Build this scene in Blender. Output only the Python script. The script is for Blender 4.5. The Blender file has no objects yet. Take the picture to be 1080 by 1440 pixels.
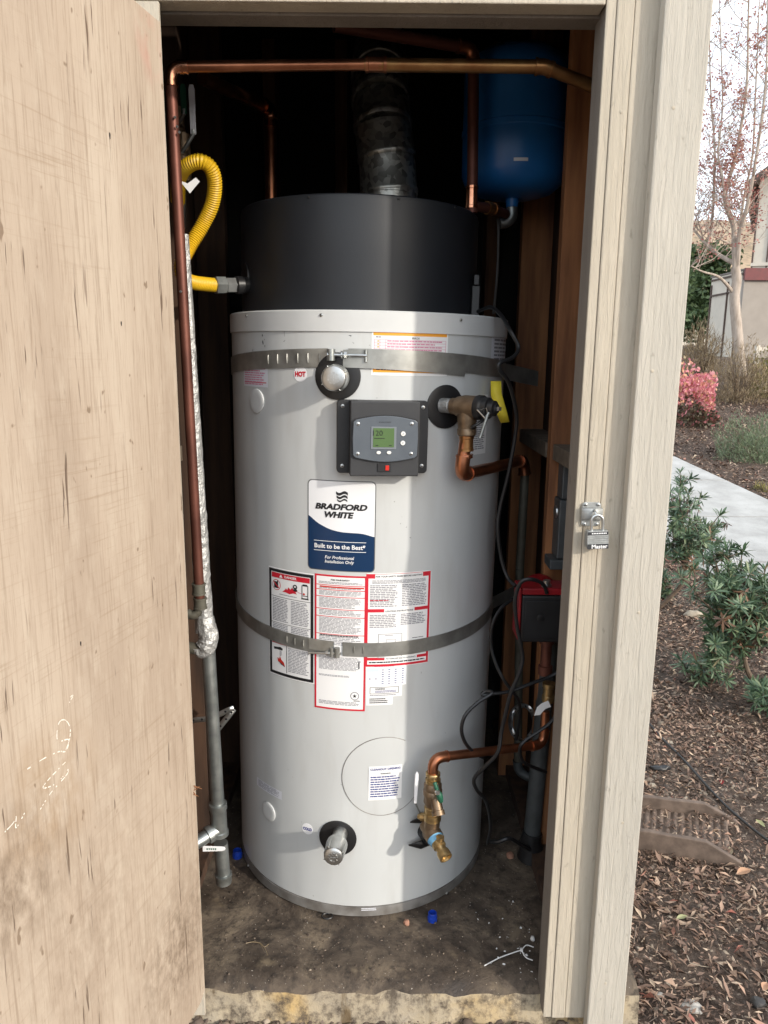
import bpy, math, random
import numpy as np
from mathutils import Vector, Matrix, noise
random.seed(7); rng = np.random.default_rng(7)
R_ = math.radians
scene = bpy.context.scene
COL = scene.collection

# ------------------------------------------------------------------ camera
W, H, F = 1080.0, 1440.0, 1050.0
PITCH, ROLL, EYE = R_(11.68), 0.0098, 1.42
U_FWD = Vector((0, math.cos(PITCH), -math.sin(PITCH)))
U_UP = Vector((0, math.sin(PITCH), math.cos(PITCH)))
U_RT = Vector((1, 0, 0))
CX = U_RT*math.cos(ROLL) + U_UP*math.sin(ROLL)
CY = U_UP*math.cos(ROLL) - U_RT*math.sin(ROLL)
cam_d = bpy.data.cameras.new('camera'); cam = bpy.data.objects.new('camera', cam_d); COL.objects.link(cam)
CO = Vector((0, 0, EYE))
mw = Matrix((CX, CY, -U_FWD)).transposed().to_4x4(); mw.translation = CO
cam.matrix_world = mw
cam_d.sensor_width = 36; cam_d.sensor_fit = 'AUTO'; cam_d.lens = F/H*36; cam_d.clip_start = 0.02; cam_d.clip_end = 2000
scene.camera = cam

# ------------------------------------------------------------------ light
SUN_AZ, SUN_EL = 48.6, 21.0          # to the right of straight behind the camera
world = bpy.data.worlds.new('World'); scene.world = world; world.use_nodes = True
wn = world.node_tree
sky = wn.nodes.new('ShaderNodeTexSky'); sky.sky_type = 'NISHITA'; sky.sun_disc = False
sky.sun_elevation = R_(SUN_EL); sky.sun_rotation = R_(180-SUN_AZ); sky.air_density = 1.0; sky.dust_density = 5.0; sky.ozone_density = 1.0
bg = wn.nodes['Background']; bg.inputs[1].default_value = 0.15
# thin bright overcast veil over the whole sky, torn where pale blue shows through
tcw = wn.nodes.new('ShaderNodeTexCoord'); nzw = wn.nodes.new('ShaderNodeTexNoise'); nzw.inputs['Scale'].default_value = 2.2; nzw.inputs['Detail'].default_value = 6
mpw = wn.nodes.new('ShaderNodeMapping'); mpw.inputs['Scale'].default_value = (1, 1, 2.2); wn.links.new(tcw.outputs['Generated'], mpw.inputs[0]); wn.links.new(mpw.outputs[0], nzw.inputs['Vector'])
mrw = wn.nodes.new('ShaderNodeMapRange'); wn.links.new(nzw.outputs['Fac'], mrw.inputs[0]); mrw.inputs[1].default_value = .38; mrw.inputs[2].default_value = .62; mrw.inputs[3].default_value = .55; mrw.inputs[4].default_value = .92
mxw = wn.nodes.new('ShaderNodeMix'); mxw.data_type = 'RGBA'; wn.links.new(mrw.outputs[0], mxw.inputs[0]); wn.links.new(sky.outputs[0], mxw.inputs[6]); mxw.inputs[7].default_value = (8.6, 9.4, 10.3, 1)
wn.links.new(mxw.outputs[2], bg.inputs[0])
sun_d = bpy.data.lights.new('sun', 'SUN'); sun_d.energy = 2.0; sun_d.angle = R_(1.5); sun_d.color = (1.0, 0.93, 0.83)
sun = bpy.data.objects.new('sun', sun_d); COL.objects.link(sun)
sdir = Vector((math.sin(R_(SUN_AZ))*math.cos(R_(SUN_EL)), -math.cos(R_(SUN_AZ))*math.cos(R_(SUN_EL)), math.sin(R_(SUN_EL))))
sun.rotation_euler = sdir.to_track_quat('Z', 'Y').to_euler(); sun.location = sdir*20
vs = scene.view_settings
vs.view_transform = 'Standard'; vs.look = 'None'; vs.gamma = 1; vs.use_curve_mapping = False; vs.exposure = 0.60
scene.render.engine = 'CYCLES'
scene.cycles.max_bounces = 8; scene.cycles.diffuse_bounces = 5

# ------------------------------------------------------------------ picture -> place
def ray(px, py):
    return (U_FWD*F + CX*(px-W/2) - CY*(py-H/2)).normalized()
def P(px, py, Y):
    d = ray(px, py); return CO + d*(Y/d.y)
def PZ(px, py, z):
    d = ray(px, py); return CO + d*((z-EYE)/d.z)
def PX(px, py, x):
    d = ray(px, py); return CO + d*(x/d.x)
def hit(px, py, p, n):
    d = ray(px, py); return CO + d*((p-CO).dot(n)/d.dot(n))

# ------------------------------------------------------------------ materials
def nd(nt, t, **kw):
    n = nt.nodes.new(t)
    for k, v in kw.items():
        if k in n.inputs: n.inputs[k].default_value = v
        else: setattr(n, k, v)
    return n
def ramp(nt, src, stops):
    r = nt.nodes.new('ShaderNodeValToRGB')
    while len(r.color_ramp.elements) < len(stops): r.color_ramp.elements.new(0.5)
    for e, (p, c) in zip(r.color_ramp.elements, stops):
        e.position = p; e.color = (*c, 1) if len(c) == 3 else c
    nt.links.new(src, r.inputs[0]); return r.outputs[0]
def mixc(nt, fac, a, b, mode='MIX'):
    m = nt.nodes.new('ShaderNodeMix'); m.data_type = 'RGBA'; m.blend_type = mode
    for s, v in ((m.inputs[0], fac), (m.inputs[6], a), (m.inputs[7], b)):
        if hasattr(v, 'is_output'): nt.links.new(v, s)
        elif isinstance(v, (int, float)): s.default_value = v
        else: s.default_value = (*v, 1)
    return m.outputs[2]
def coords(nt, scale=(1, 1, 1), kind='Object'):
    tc = nt.nodes.new('ShaderNodeTexCoord'); mp = nt.nodes.new('ShaderNodeMapping')
    mp.inputs['Scale'].default_value = scale
    nt.links.new(tc.outputs[kind], mp.inputs[0]); return mp.outputs[0]
def nz(nt, scale, detail=4, stretch=(1, 1, 1), rough=0.55, dist=0.0):
    n = nd(nt, 'ShaderNodeTexNoise', Scale=scale, Detail=detail, Roughness=rough, Distortion=dist)
    nt.links.new(coords(nt, stretch), n.inputs['Vector']); return n.outputs['Fac']
def bump(nt, src, strength, dist, prev=None):
    b = nd(nt, 'ShaderNodeBump', Strength=strength, Distance=dist)
    nt.links.new(src, b.inputs['Height'])
    if prev: nt.links.new(prev, b.inputs['Normal'])
    return b.outputs[0]
def newmat(name):
    m = bpy.data.materials.new(name); m.use_nodes = True
    nt = m.node_tree; return m, nt, nt.nodes['Principled BSDF']
def put(nt, sock, v):
    if hasattr(v, 'is_output'): nt.links.new(v, sock)
    elif isinstance(v, (int, float)): sock.default_value = v
    else: sock.default_value = (*v, 1)
def simple(name, c1, c2=None, rough=0.5, metal=0.0, scale=20, bmp=0.0, bscale=None, stretch=(1, 1, 1), island=None, spec=None, dist=0.002, coat=0.0):
    m, nt, b = newmat(name)
    if c2 is None: c2 = tuple(x*0.75 for x in c1)
    f = nz(nt, scale, 5, stretch)
    col = ramp(nt, f, [(0.35, c2), (0.65, c1)])
    if island:
        g = nt.nodes.new('ShaderNodeNewGeometry')
        ic = ramp(nt, g.outputs['Random Per Island'], island)
        col = mixc(nt, 0.25, ic, col)
    put(nt, b.inputs['Base Color'], col)
    rr = nt.nodes.new('ShaderNodeMapRange'); nt.links.new(f, rr.inputs[0])
    rr.inputs[3].default_value = max(0.02, rough-0.08); rr.inputs[4].default_value = min(1, rough+0.08)
    nt.links.new(rr.outputs[0], b.inputs['Roughness'])
    b.inputs['Metallic'].default_value = metal
    if spec is not None: b.inputs['Specular IOR Level'].default_value = spec
    if coat: b.inputs['Coat Weight'].default_value = coat
    if bmp:
        nt.links.new(bump(nt, nz(nt, bscale or scale*3, 5, stretch), bmp, dist), b.inputs['Normal'])
    return m
def flat(name, c, rough=0.6, metal=0.0):
    m, nt, b = newmat(name); put(nt, b.inputs['Base Color'], c)
    b.inputs['Roughness'].default_value = rough; b.inputs['Metallic'].default_value = metal; return m

M = {}
def painted_wood(name, c1, c2, weather):
    m, nt, b = newmat(name)
    g1 = nz(nt, 1.0, 6, (105, 105, 9), 0.7, 1.1)      # sawn grain along the board
    g2 = nz(nt, 1.0, 4, (9, 9, 1.6), 0.6)
    col = ramp(nt, g2, [(0.3, c2), (0.7, c1)])
    col = mixc(nt, ramp(nt, g1, [(0.34, (0.22,)*3), (0.48, (0, 0, 0))]), col, weather)
    sp = nz(nt, 60, 3, (1, 1, .5)); col = mixc(nt, ramp(nt, sp, [(0.66, (0, 0, 0)), (0.76, (0.45,)*3)]), col, tuple(x*.6 for x in weather))
    put(nt, b.inputs['Base Color'], col); b.inputs['Roughness'].default_value = 0.75
    b.inputs['Specular IOR Level'].default_value = 0.25
    n = bump(nt, g1, 0.9, 0.004); n = bump(nt, nz(nt, 240, 3), 0.15, 0.001, n)
    nt.links.new(n, b.inputs['Normal']); return m
M['board'] = painted_wood('painted_sawn_wood', (0.50, 0.462, 0.395), (0.43, 0.40, 0.345), (0.33, 0.29, 0.23))
M['trim'] = painted_wood('painted_trim_wood', (0.52, 0.46, 0.37), (0.44, 0.39, 0.31), (0.33, 0.28, 0.21))
M['taupe'] = painted_wood('dark_taupe_paint', (0.25, 0.22, 0.19), (0.19, 0.165, 0.14), (0.13, 0.10, 0.08))  # darker taupe version of the trim paint, on jamb lining and header
M['siding'] = painted_wood('painted_siding', (0.50, 0.46, 0.38), (0.44, 0.40, 0.33), (0.3, 0.27, 0.21))
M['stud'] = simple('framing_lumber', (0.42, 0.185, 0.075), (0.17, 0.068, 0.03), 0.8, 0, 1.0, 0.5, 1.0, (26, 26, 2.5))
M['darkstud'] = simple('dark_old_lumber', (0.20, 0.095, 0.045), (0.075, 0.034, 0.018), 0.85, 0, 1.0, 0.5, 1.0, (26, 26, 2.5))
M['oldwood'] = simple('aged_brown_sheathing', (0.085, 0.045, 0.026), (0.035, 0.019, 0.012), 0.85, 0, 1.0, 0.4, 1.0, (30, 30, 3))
M['felt'] = simple('black_building_paper', (0.020, 0.018, 0.016), (0.010, 0.010, 0.009), 0.9, 0, 8, 0.3)
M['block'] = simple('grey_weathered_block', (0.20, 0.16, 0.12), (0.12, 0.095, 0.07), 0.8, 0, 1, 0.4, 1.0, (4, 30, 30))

# door plywood: placed stains and smears use the door's own frame
DH = Vector((-0.3862, 1.405, 0)); DE = Vector((-0.236, -0.972, 0)).normalized(); DN = Vector((0.972, -0.236, 0)).normalized()
def door_px(px, py, off=0.0):
    return hit(px, py, DH, DN) + DN*off
def plywood():
    m, nt, b = newmat('raw_plywood')
    base = ramp(nt, nz(nt, 1.0, 5, (7, 7, 1.6)), [(0.28, (0.36, 0.282, 0.215)), (0.5, (0.425, 0.34, 0.262)), (0.72, (0.48, 0.395, 0.31))])
    grain = nz(nt, 1.0, 6, (210, 210, 7), 0.75, 0.5)
    col = mixc(nt, ramp(nt, grain, [(0.34, (0.55,)*3), (0.50, (0, 0, 0))]), base, (0.22, 0.155, 0.105))
    col = mixc(nt, ramp(nt, nz(nt, 30, 5, (1, 1, .35), .7), [(0.5, (0, 0, 0)), (0.68, (0.35,)*3)]), col, (0.52, 0.44, 0.35))
    saw = nz(nt, 1.0, 4, (6, 6, 190), 0.65, 0.3)
    sawm = ramp(nt, nz(nt, 2.2, 3), [(0.42, (0, 0, 0)), (0.62, (0.38,)*3)])
    sw = ramp(nt, saw, [(0.33, (1, 1, 1)), (0.44, (0, 0, 0))])
    mm = nt.nodes.new('ShaderNodeMath'); mm.operation = 'MULTIPLY'; nt.links.new(sw, mm.inputs[0]); nt.links.new(sawm, mm.inputs[1])
    col = mixc(nt, mm.outputs[0], col, (0.24, 0.165, 0.105))
    # open checks
    ck = nz(nt, 1.0, 3, (95, 95, 6.5), 0.55, 0.35)
    ckm = ramp(nt, nz(nt, 5.0, 3, (1, 1, .6)), [(0.42, (0, 0, 0)), (0.56, (1, 1, 1))])
    cks = ramp(nt, ck, [(0.30, (1, 1, 1)), (0.345, (0, 0, 0))])
    m2 = nt.nodes.new('ShaderNodeMath'); m2.operation = 'MULTIPLY'; nt.links.new(cks, m2.inputs[0]); nt.links.new(ckm, m2.inputs[1])
    col = mixc(nt, m2.outputs[0], col, (0.15, 0.105, 0.075))
    # dents / specks
    sp = nz(nt, 46, 2, (1, 1, .6)); col = mixc(nt, ramp(nt, sp, [(0.71, (0, 0, 0)), (0.75, (0.7,)*3)]), col, (0.16, 0.105, 0.065))
    geo = nt.nodes.new('ShaderNodeNewGeometry')
    def blot(col, p, r, c, amt, nscale):
        d = nt.nodes.new('ShaderNodeVectorMath'); d.operation = 'DISTANCE'
        nt.links.new(geo.outputs['Position'], d.inputs[0]); d.inputs[1].default_value = p
        k = nt.nodes.new('ShaderNodeMapRange'); nt.links.new(d.outputs['Value'], k.inputs[0])
        k.inputs[1].default_value = r; k.inputs[2].default_value = r*0.1; k.inputs[3].default_value = 0; k.inputs[4].default_value = 1
        f = ramp(nt, nz(nt, nscale, 5, (1, 1, .6), 0.65), [(0.38, (0, 0, 0)), (0.68, (amt,)*3)])
        q = nt.nodes.new('ShaderNodeMath'); q.operation = 'MULTIPLY'; nt.links.new(k.outputs[0], q.inputs[0]); nt.links.new(f, q.inputs[1])
        return mixc(nt, q.outputs[0], col, c)
    col = blot(col, door_px(70, 1120), 0.13, (0.25, 0.145, 0.06), 1.0, 18)
    col = blot(col, door_px(20, 1250), 0.15, (0.17, 0.12, 0.08), 0.9, 40)
    col = blot(col, door_px(130, 1300), 0.25, (0.20, 0.145, 0.10), 0.45, 60)
    col = blot(col, door_px(255, 1330), 0.22, (0.15, 0.105, 0.07), 0.85, 70)
    col = blot(col, door_px(209, 55), 0.05, (0.50, 0.20, 0.16), 0.6, 20)
    col = blot(col, door_px(219, 95), 0.05, (0.50, 0.22, 0.18), 0.5, 20)
    put(nt, b.inputs['Base Color'], col); b.inputs['Roughness'].default_value = 0.85; b.inputs['Specular IOR Level'].default_value = 0.2
    n = bump(nt, grain, 0.35, 0.002)
    iv = nt.nodes.new('ShaderNodeMath'); iv.operation = 'SUBTRACT'; iv.inputs[0].default_value = 1; nt.links.new(m2.outputs[0], iv.inputs[1])
    n = bump(nt, iv.outputs[0], 0.7, 0.002, n)
    nt.links.new(n, b.inputs['Normal']); return m
M['ply'] = plywood()

def tank_paint():
    m, nt, b = newmat('grey_enamel')
    col = ramp(nt, nz(nt, 3, 3), [(0.3, (0.525, 0.54, 0.54)), (0.7, (0.565, 0.58, 0.575))])
    dirt = nz(nt, 1.0, 5, (14, 14, 3))
    col = mixc(nt, ramp(nt, dirt, [(0.52, (0, 0, 0)), (0.78, (0.34,)*3)]), col, (0.34, 0.32, 0.29))
    sp = nz(nt, 90, 1); col = mixc(nt, ramp(nt, sp, [(0.80, (0, 0, 0)), (0.83, (0.6,)*3)]), col, (0.2, 0.19, 0.18))
    put(nt, b.inputs['Base Color'], col)
    b.inputs['Roughness'].default_value = 0.28
    n = bump(nt, nz(nt, 260, 2), 0.05, 0.0005); n = bump(nt, nz(nt, 2.2, 2, (2.6, 2.6, .35)), 0.28, 0.02, n)
    nt.links.new(n, b.inputs['Normal']); return m
M['tank'] = tank_paint()
M['tankring'] = simple('grey_enamel_ring', (0.62, 0.63, 0.625), (0.56, 0.57, 0.565), 0.4, 0, 10, 0.05)
M['basering'] = simple('scuffed_base_steel', (0.30, 0.29, 0.275), (0.16, 0.145, 0.13), 0.5, 0.3, 16, 0.2)
M['shroud'] = simple('charcoal_shroud_paint', (0.013, 0.0155, 0.020), (0.011, 0.013, 0.017), 0.5, 0, 7, 0.08, 400)
M['black'] = simple('black_plastic', (0.018, 0.018, 0.019), (0.012, 0.012, 0.013), 0.42, 0, 20, 0.1, 300)
M['boxgrey'] = simple('dark_grey_case', (0.034, 0.035, 0.038), (0.028, 0.029, 0.032), 0.5, 0, 20, 0.12, 500)
M['bezel'] = simple('slate_bezel', (0.105, 0.122, 0.142), (0.095, 0.11, 0.13), 0.4, 0.2, 30)
M['lcd'] = flat('lcd_glass', (0.085, 0.15, 0.055), 0.25)
M['lcdframe'] = flat('lcd_frame', (0.17, 0.19, 0.21), 0.4)
M['lcdink'] = flat('lcd_segment', (0.008, 0.012, 0.006), 0.5)
M['button'] = flat('white_button', (0.72, 0.72, 0.70), 0.4)
M['redlens'] = flat('red_rocker', (0.55, 0.03, 0.02), 0.25)
M['zinc'] = simple('zinc_steel', (0.62, 0.63, 0.62), (0.48, 0.49, 0.48), 0.34, 0.95, 30, 0.1)
M['matzinc'] = simple('dull_zinc_plate', (0.42, 0.43, 0.42), (0.30, 0.31, 0.305), 0.5, 0.5, 60, 0.15)
M['galv'] = simple('galvanised_pipe', (0.40, 0.42, 0.41), (0.26, 0.28, 0.275), 0.42, 0.85, 26, 0.12, 60)
M['strap'] = simple('galvanised_strap', (0.42, 0.42, 0.395), (0.27, 0.27, 0.25), 0.4, 0.7, 18, 0.12, 40, (1, 1, 1))
def spangle():
    m, nt, b = newmat('spangled_duct')
    v = nd(nt, 'ShaderNodeTexVoronoi', Scale=70); nt.links.new(coords(nt), v.inputs['Vector'])
    col = ramp(nt, v.outputs['Color'], [(0.2, (0.20, 0.20, 0.185)), (0.8, (0.50, 0.50, 0.46))])
    put(nt, b.inputs['Base Color'], col); b.inputs['Metallic'].default_value = 0.9; b.inputs['Roughness'].default_value = 0.40
    nt.links.new(bump(nt, v.outputs['Distance'], 0.12, 0.002), b.inputs['Normal']); return m
M['duct'] = spangle()
M['copper'] = simple('aged_copper', (0.56, 0.235, 0.125), (0.33, 0.13, 0.07), 0.33, 0.95, 14, 0.1, 60)
M['copper2'] = simple('dull_copper', (0.18, 0.066, 0.045), (0.11, 0.04, 0.028), 0.5, 0.55, 10, 0.1, 60)
M['brightcopper'] = simple('bright_copper', (0.80, 0.40, 0.25), (0.60, 0.25, 0.14), 0.24, 1.0, 40, 0.1)
M['oldbrass'] = simple('tarnished_copper', (0.45, 0.25, 0.10), (0.33, 0.15, 0.06), 0.36, 0.9, 22, 0.1)
M['bronze'] = simple('cast_bronze', (0.30, 0.22, 0.145), (0.18, 0.125, 0.08), 0.45, 0.8, 30, 0.2, 160)
M['brass'] = simple('yellow_brass', (0.58, 0.42, 0.20), (0.36, 0.25, 0.12), 0.36, 0.9, 60)
M['patina'] = simple('grey_green_pipe', (0.13, 0.125, 0.10), (0.085, 0.075, 0.055), 0.6, 0.4, 18, 0.2)
M['foil'] = simple('foil_tape', (0.52, 0.52, 0.51), (0.40, 0.40, 0.39), 0.48, 0.6, 30, 0.7, 55, dist=0.012)
M['yellow'] = simple('yellow_hose_coating', (0.72, 0.46, 0.015), (0.60, 0.36, 0.012), 0.45, 0, 20)
M['yellowtag'] = flat('yellow_tag', (0.75, 0.60, 0.04), 0.6)
M['bluetank'] = simple('blue_tank_enamel', (0.016, 0.15, 0.44), (0.014, 0.125, 0.38), 0.35, 0, 8)
M['bluecap'] = flat('blue_plastic', (0.008, 0.045, 0.38), 0.4)
M['sealant'] = simple('blue_pipe_dope', (0.18, 0.42, 0.62), (0.12, 0.3, 0.5), 0.6)
M['green'] = simple('green_handle', (0.02, 0.12, 0.07), (0.015, 0.09, 0.05), 0.5)
M['redpump'] = simple('red_pump_enamel', (0.30, 0.012, 0.018), (0.2, 0.008, 0.012), 0.35)
M['cable'] = flat('black_rubber', (0.014, 0.014, 0.015), 0.38)
M['greycable'] = flat('grey_cable_sheath', (0.06, 0.055, 0.05), 0.5)
M['pvc'] = simple('grey_pvc', (0.075, 0.082, 0.085), (0.05, 0.055, 0.055), 0.5)
M['greybox'] = simple('grey_metal_box', (0.12, 0.13, 0.14), (0.085, 0.095, 0.1), 0.5, 0.3)
M['white'] = flat('white_paper', (0.80, 0.80, 0.80), 0.55)
M['offwhite'] = flat('white_vinyl', (0.84, 0.84, 0.85), 0.45)
M['palegrey'] = flat('pale_grey_sticker_and_glint', (0.70, 0.71, 0.76), 0.5)
M['ink'] = flat('black_ink', (0.012, 0.012, 0.014), 0.5)
M['greyink'] = flat('small_grey_print', (0.24, 0.24, 0.27), 0.6)
M['red'] = flat('red_ink', (0.56, 0.012, 0.03), 0.5)
M['magenta'] = flat('pink_print', (0.62, 0.22, 0.34), 0.6)
M['orange'] = flat('orange_ink', (0.85, 0.36, 0.03), 0.5)
M['navy'] = flat('navy_ink', (0.004, 0.028, 0.085), 0.32)
M['brandwhite'] = flat('brand_white', (0.80, 0.81, 0.83), 0.3)
M['greyline'] = flat('grey_border', (0.12, 0.125, 0.13), 0.4)
M['bluetint'] = flat('pale_blue_print', (0.62, 0.70, 0.80), 0.6)
M['blueink'] = flat('blue_ink', (0.03, 0.04, 0.22), 0.5)
M['plate'] = flat('embossed_grey', (0.22, 0.22, 0.23), 0.4)
M['ziptie'] = flat('white_nylon', (0.75, 0.75, 0.74), 0.4)
M['chalk'] = flat('chalk_white', (0.80, 0.76, 0.68), 0.9)
M['pebble'] = simple('terracotta_pebble', (0.45, 0.24, 0.16), (0.3, 0.15, 0.1), 0.8, 0, 40, 0.3)
M['stone'] = simple('pale_stone', (0.42, 0.36, 0.28), (0.3, 0.25, 0.19), 0.85, 0, 20, 0.4)
M['whitestone'] = simple('white_stone', (0.46, 0.43, 0.39), (0.30, 0.28, 0.25), 0.9, 0, 40, 0.8)
M['driptube'] = flat('black_poly_tube', (0.03, 0.028, 0.026), 0.6)
M['splash'] = simple('brown_cast_concrete', (0.17, 0.125, 0.098), (0.10, 0.072, 0.056), 0.85, 0, 26, 0.4, 90)
M['bark'] = simple('pale_smooth_bark', (0.46, 0.385, 0.32), (0.31, 0.25, 0.20), 0.8, 0, 1, 0.4, 1.0, (20, 20, 5))
M['shrubbark'] = simple('grey_brown_bark', (0.16, 0.115, 0.08), (0.09, 0.062, 0.042), 0.85, 0, 30, 0.4)

def concrete(name, c1, c2, c3, s=6, bs=80):
    m, nt, b = newmat(name)
    col = ramp(nt, nz(nt, s, 6, (1, 1, 1), 0.65), [(0.3, c2), (0.55, c1), (0.75, c3)])
    sp = nz(nt, 120, 2); col = mixc(nt, ramp(nt, sp, [(0.62, (0, 0, 0)), (0.72, (0.5,)*3)]), col, tuple(x*.5 for x in c2))
    put(nt, b.inputs['Base Color'], col); b.inputs['Roughness'].default_value = 0.88; b.inputs['Specular IOR Level'].default_value = 0.25
    n = bump(nt, nz(nt, bs, 5), 0.4, 0.004); nt.links.new(n, b.inputs['Normal']); return m
M['walk'] = concrete('sidewalk_concrete', (0.39, 0.38, 0.36), (0.28, 0.27, 0.255), (0.46, 0.45, 0.43), 3.2)
def floor_top():
    m, nt, b = newmat('grimy_slab_top')
    n1 = nz(nt, 7, 7, (1, 1, 1), 0.7, 0.6)
    col = ramp(nt, n1, [(0.30, (0.022, 0.016, 0.012)), (0.44, (0.062, 0.046, 0.034)), (0.57, (0.125, 0.096, 0.070)), (0.72, (0.25, 0.195, 0.135))])
    n2 = nz(nt, 34, 5, (1, 1, 1), 0.7)
    col = mixc(nt, ramp(nt, n2, [(0.50, (0, 0, 0)), (0.66, (0.75,)*3)]), col, (0.022, 0.017, 0.014))
    n3 = nz(nt, 12, 4, (1, 1, 1), 0.6)
    col = mixc(nt, ramp(nt, n3, [(0.60, (0, 0, 0)), (0.72, (0.55,)*3)]), col, (0.24, 0.185, 0.12))
    sp = nz(nt, 190, 1); col = mixc(nt, ramp(nt, sp, [(0.735, (0, 0, 0)), (0.76, (0.8,)*3)]), col, (0.40, 0.36, 0.31))
    put(nt, b.inputs['Base Color'], col)
    rr = ramp(nt, n1, [(0.35, (0.55,)*3), (0.6, (0.9,)*3)]); nt.links.new(rr, b.inputs['Roughness'])
    n = bump(nt, n1, 0.5, 0.012); n = bump(nt, n2, 0.5, 0.005, n); nt.links.new(n, b.inputs['Normal']); return m
M['floor'] = floor_top()
def floor_face():
    m, nt, b = newmat('stained_slab_edge')
    n1 = nz(nt, 5, 6, (1, 1, 1), 0.6, 0.3)
    col = ramp(nt, n1, [(0.36, (0.33, 0.285, 0.22)), (0.54, (0.42, 0.345, 0.235)), (0.70, (0.46, 0.32, 0.14))])
    n2 = nz(nt, 24, 6, (1, 1, .8), 0.75)
    col = mixc(nt, ramp(nt, n2, [(0.46, (0, 0, 0)), (0.62, (0.9,)*3)]), col, (0.07, 0.053, 0.04))
    n3 = nz(nt, 1, 4, (16, 16, 3)); col = mixc(nt, ramp(nt, n3, [(0.64, (0, 0, 0)), (0.70, (0.8,)*3)]), col, (0.10, 0.06, 0.02))
    put(nt, b.inputs['Base Color'], col); b.inputs['Roughness'].default_value = 0.9
    n = bump(nt, n2, 0.6, 0.006); nt.links.new(n, b.inputs['Normal']); return m
M['floorface'] = floor_face()
def soil():
    m, nt, b = newmat('mulched_soil')
    n1 = nz(nt, 1.2, 6); n2 = nz(nt, 38, 6, (1, 1, 1), 0.7)
    col = ramp(nt, n2, [(0.30, (0.028, 0.020, 0.016)), (0.46, (0.070, 0.050, 0.039)), (0.62, (0.125, 0.092, 0.073)), (0.8, (0.24, 0.18, 0.14))])
    col = mixc(nt, ramp(nt, n1, [(0.45, (0, 0, 0)), (0.65, (0.45,)*3)]), col, (0.14, 0.112, 0.092))
    put(nt, b.inputs['Base Color'], col); b.inputs['Roughness'].default_value = 0.95; b.inputs['Specular IOR Level'].default_value = 0.15
    nt.links.new(bump(nt, n2, 0.8, 0.02), b.inputs['Normal']); return m
M['soil'] = soil()
LEAFRAMP = [(0.0, (0.035, 0.022, 0.016)), (0.22, (0.085, 0.05, 0.035)), (0.42, (0.18, 0.112, 0.082)), (0.62, (0.28, 0.18, 0.132)), (0.8, (0.42, 0.285, 0.205)), (0.96, (0.60, 0.47, 0.34)), (1.0, (0.30, 0.07, 0.05))]
M['litter'] = simple('dry_leaf_litter', (0.3, 0.2, 0.14), (0.15, 0.09, 0.06), 0.8, 0, 60, 0, island=LEAFRAMP)
CHIPRAMP = [(0.0, (0.035, 0.025, 0.02)), (0.4, (0.09, 0.066, 0.052)), (0.75, (0.18, 0.14, 0.11)), (0.93, (0.34, 0.27, 0.20)), (1.0, (0.52, 0.44, 0.34))]
M['chips'] = simple('wood_mulch_chips', (0.2, 0.15, 0.11), (0.08, 0.055, 0.04), 0.85, 0, 80, 0, island=CHIPRAMP)
def leafmat(name, stops, trans=0.25, rough=0.5):
    m, nt, b = newmat(name)
    g = nt.nodes.new('ShaderNodeNewGeometry'); oi = nt.nodes.new('ShaderNodeObjectInfo')
    a = nt.nodes.new('ShaderNodeMath'); a.operation = 'ADD'; nt.links.new(g.outputs['Random Per Island'], a.inputs[0]); nt.links.new(oi.outputs['Random'], a.inputs[1])
    h = nt.nodes.new('ShaderNodeMath'); h.operation = 'FRACT'; nt.links.new(a.outputs[0], h.inputs[0])
    col = ramp(nt, h.outputs[0], stops); put(nt, b.inputs['Base Color'], col)
    b.inputs['Roughness'].default_value = rough
    t = nt.nodes.new('ShaderNodeBsdfTranslucent'); nt.links.new(col, t.inputs[0])
    mx = nt.nodes.new('ShaderNodeMixShader'); mx.inputs[0].default_value = trans
    nt.links.new(b.outputs[0], mx.inputs[1]); nt.links.new(t.outputs[0], mx.inputs[2])
    nt.links.new(mx.outputs[0], nt.nodes['Material Output'].inputs[0]); return m
M['leaf'] = leafmat('evergreen_leaf', [(0, (0.042, 0.078, 0.045)), (0.5, (0.088, 0.148, 0.078)), (0.85, (0.15, 0.215, 0.115)), (0.97, (0.24, 0.27, 0.15)), (1, (0.2, 0.09, 0.05))], 0.2, 0.45)
M['deadleaf'] = leafmat('withered_leaf', [(0, (0.12, 0.055, 0.03)), (1, (0.24, 0.13, 0.07))], 0.15)
M['redleaf'] = leafmat('coral_red_leaf', [(0, (0.50, 0.12, 0.15)), (0.4, (0.68, 0.26, 0.30)), (0.7, (0.74, 0.38, 0.36)), (0.88, (0.70, 0.36, 0.20)), (1, (0.25, 0.20, 0.10))], 0.3)
M['lowleaf'] = leafmat('dark_red_green_leaf', [(0, (0.06, 0.045, 0.03)), (0.5, (0.10, 0.09, 0.05)), (0.85, (0.16, 0.07, 0.05)), (1, (0.45, 0.14, 0.15))], 0.2)  # darker leaf colours for the base of the coral shrub
M['greyleaf'] = leafmat('grey_green_leaf', [(0, (0.10, 0.14, 0.075)), (0.6, (0.17, 0.22, 0.12)), (1, (0.22, 0.25, 0.15))], 0.25)
M['dryleaf'] = leafmat('dry_brown_stem', [(0, (0.15, 0.105, 0.06)), (0.6, (0.26, 0.19, 0.11)), (1, (0.34, 0.27, 0.16))], 0.2)
M['yellowleaf'] = leafmat('yellow_green_leaf', [(0, (0.16, 0.15, 0.05)), (0.6, (0.28, 0.25, 0.09)), (1, (0.34, 0.24, 0.10))], 0.3)
M['treeleaf'] = leafmat('autumn_red_leaf', [(0, (0.28, 0.09, 0.075)), (0.5, (0.44, 0.18, 0.15)), (1, (0.52, 0.30, 0.21))], 0.3)
M['pineleaf'] = leafmat('far_green_leaf', [(0, (0.06, 0.10, 0.04)), (0.6, (0.13, 0.19, 0.075)), (1, (0.20, 0.25, 0.10))], 0.2)
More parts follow.
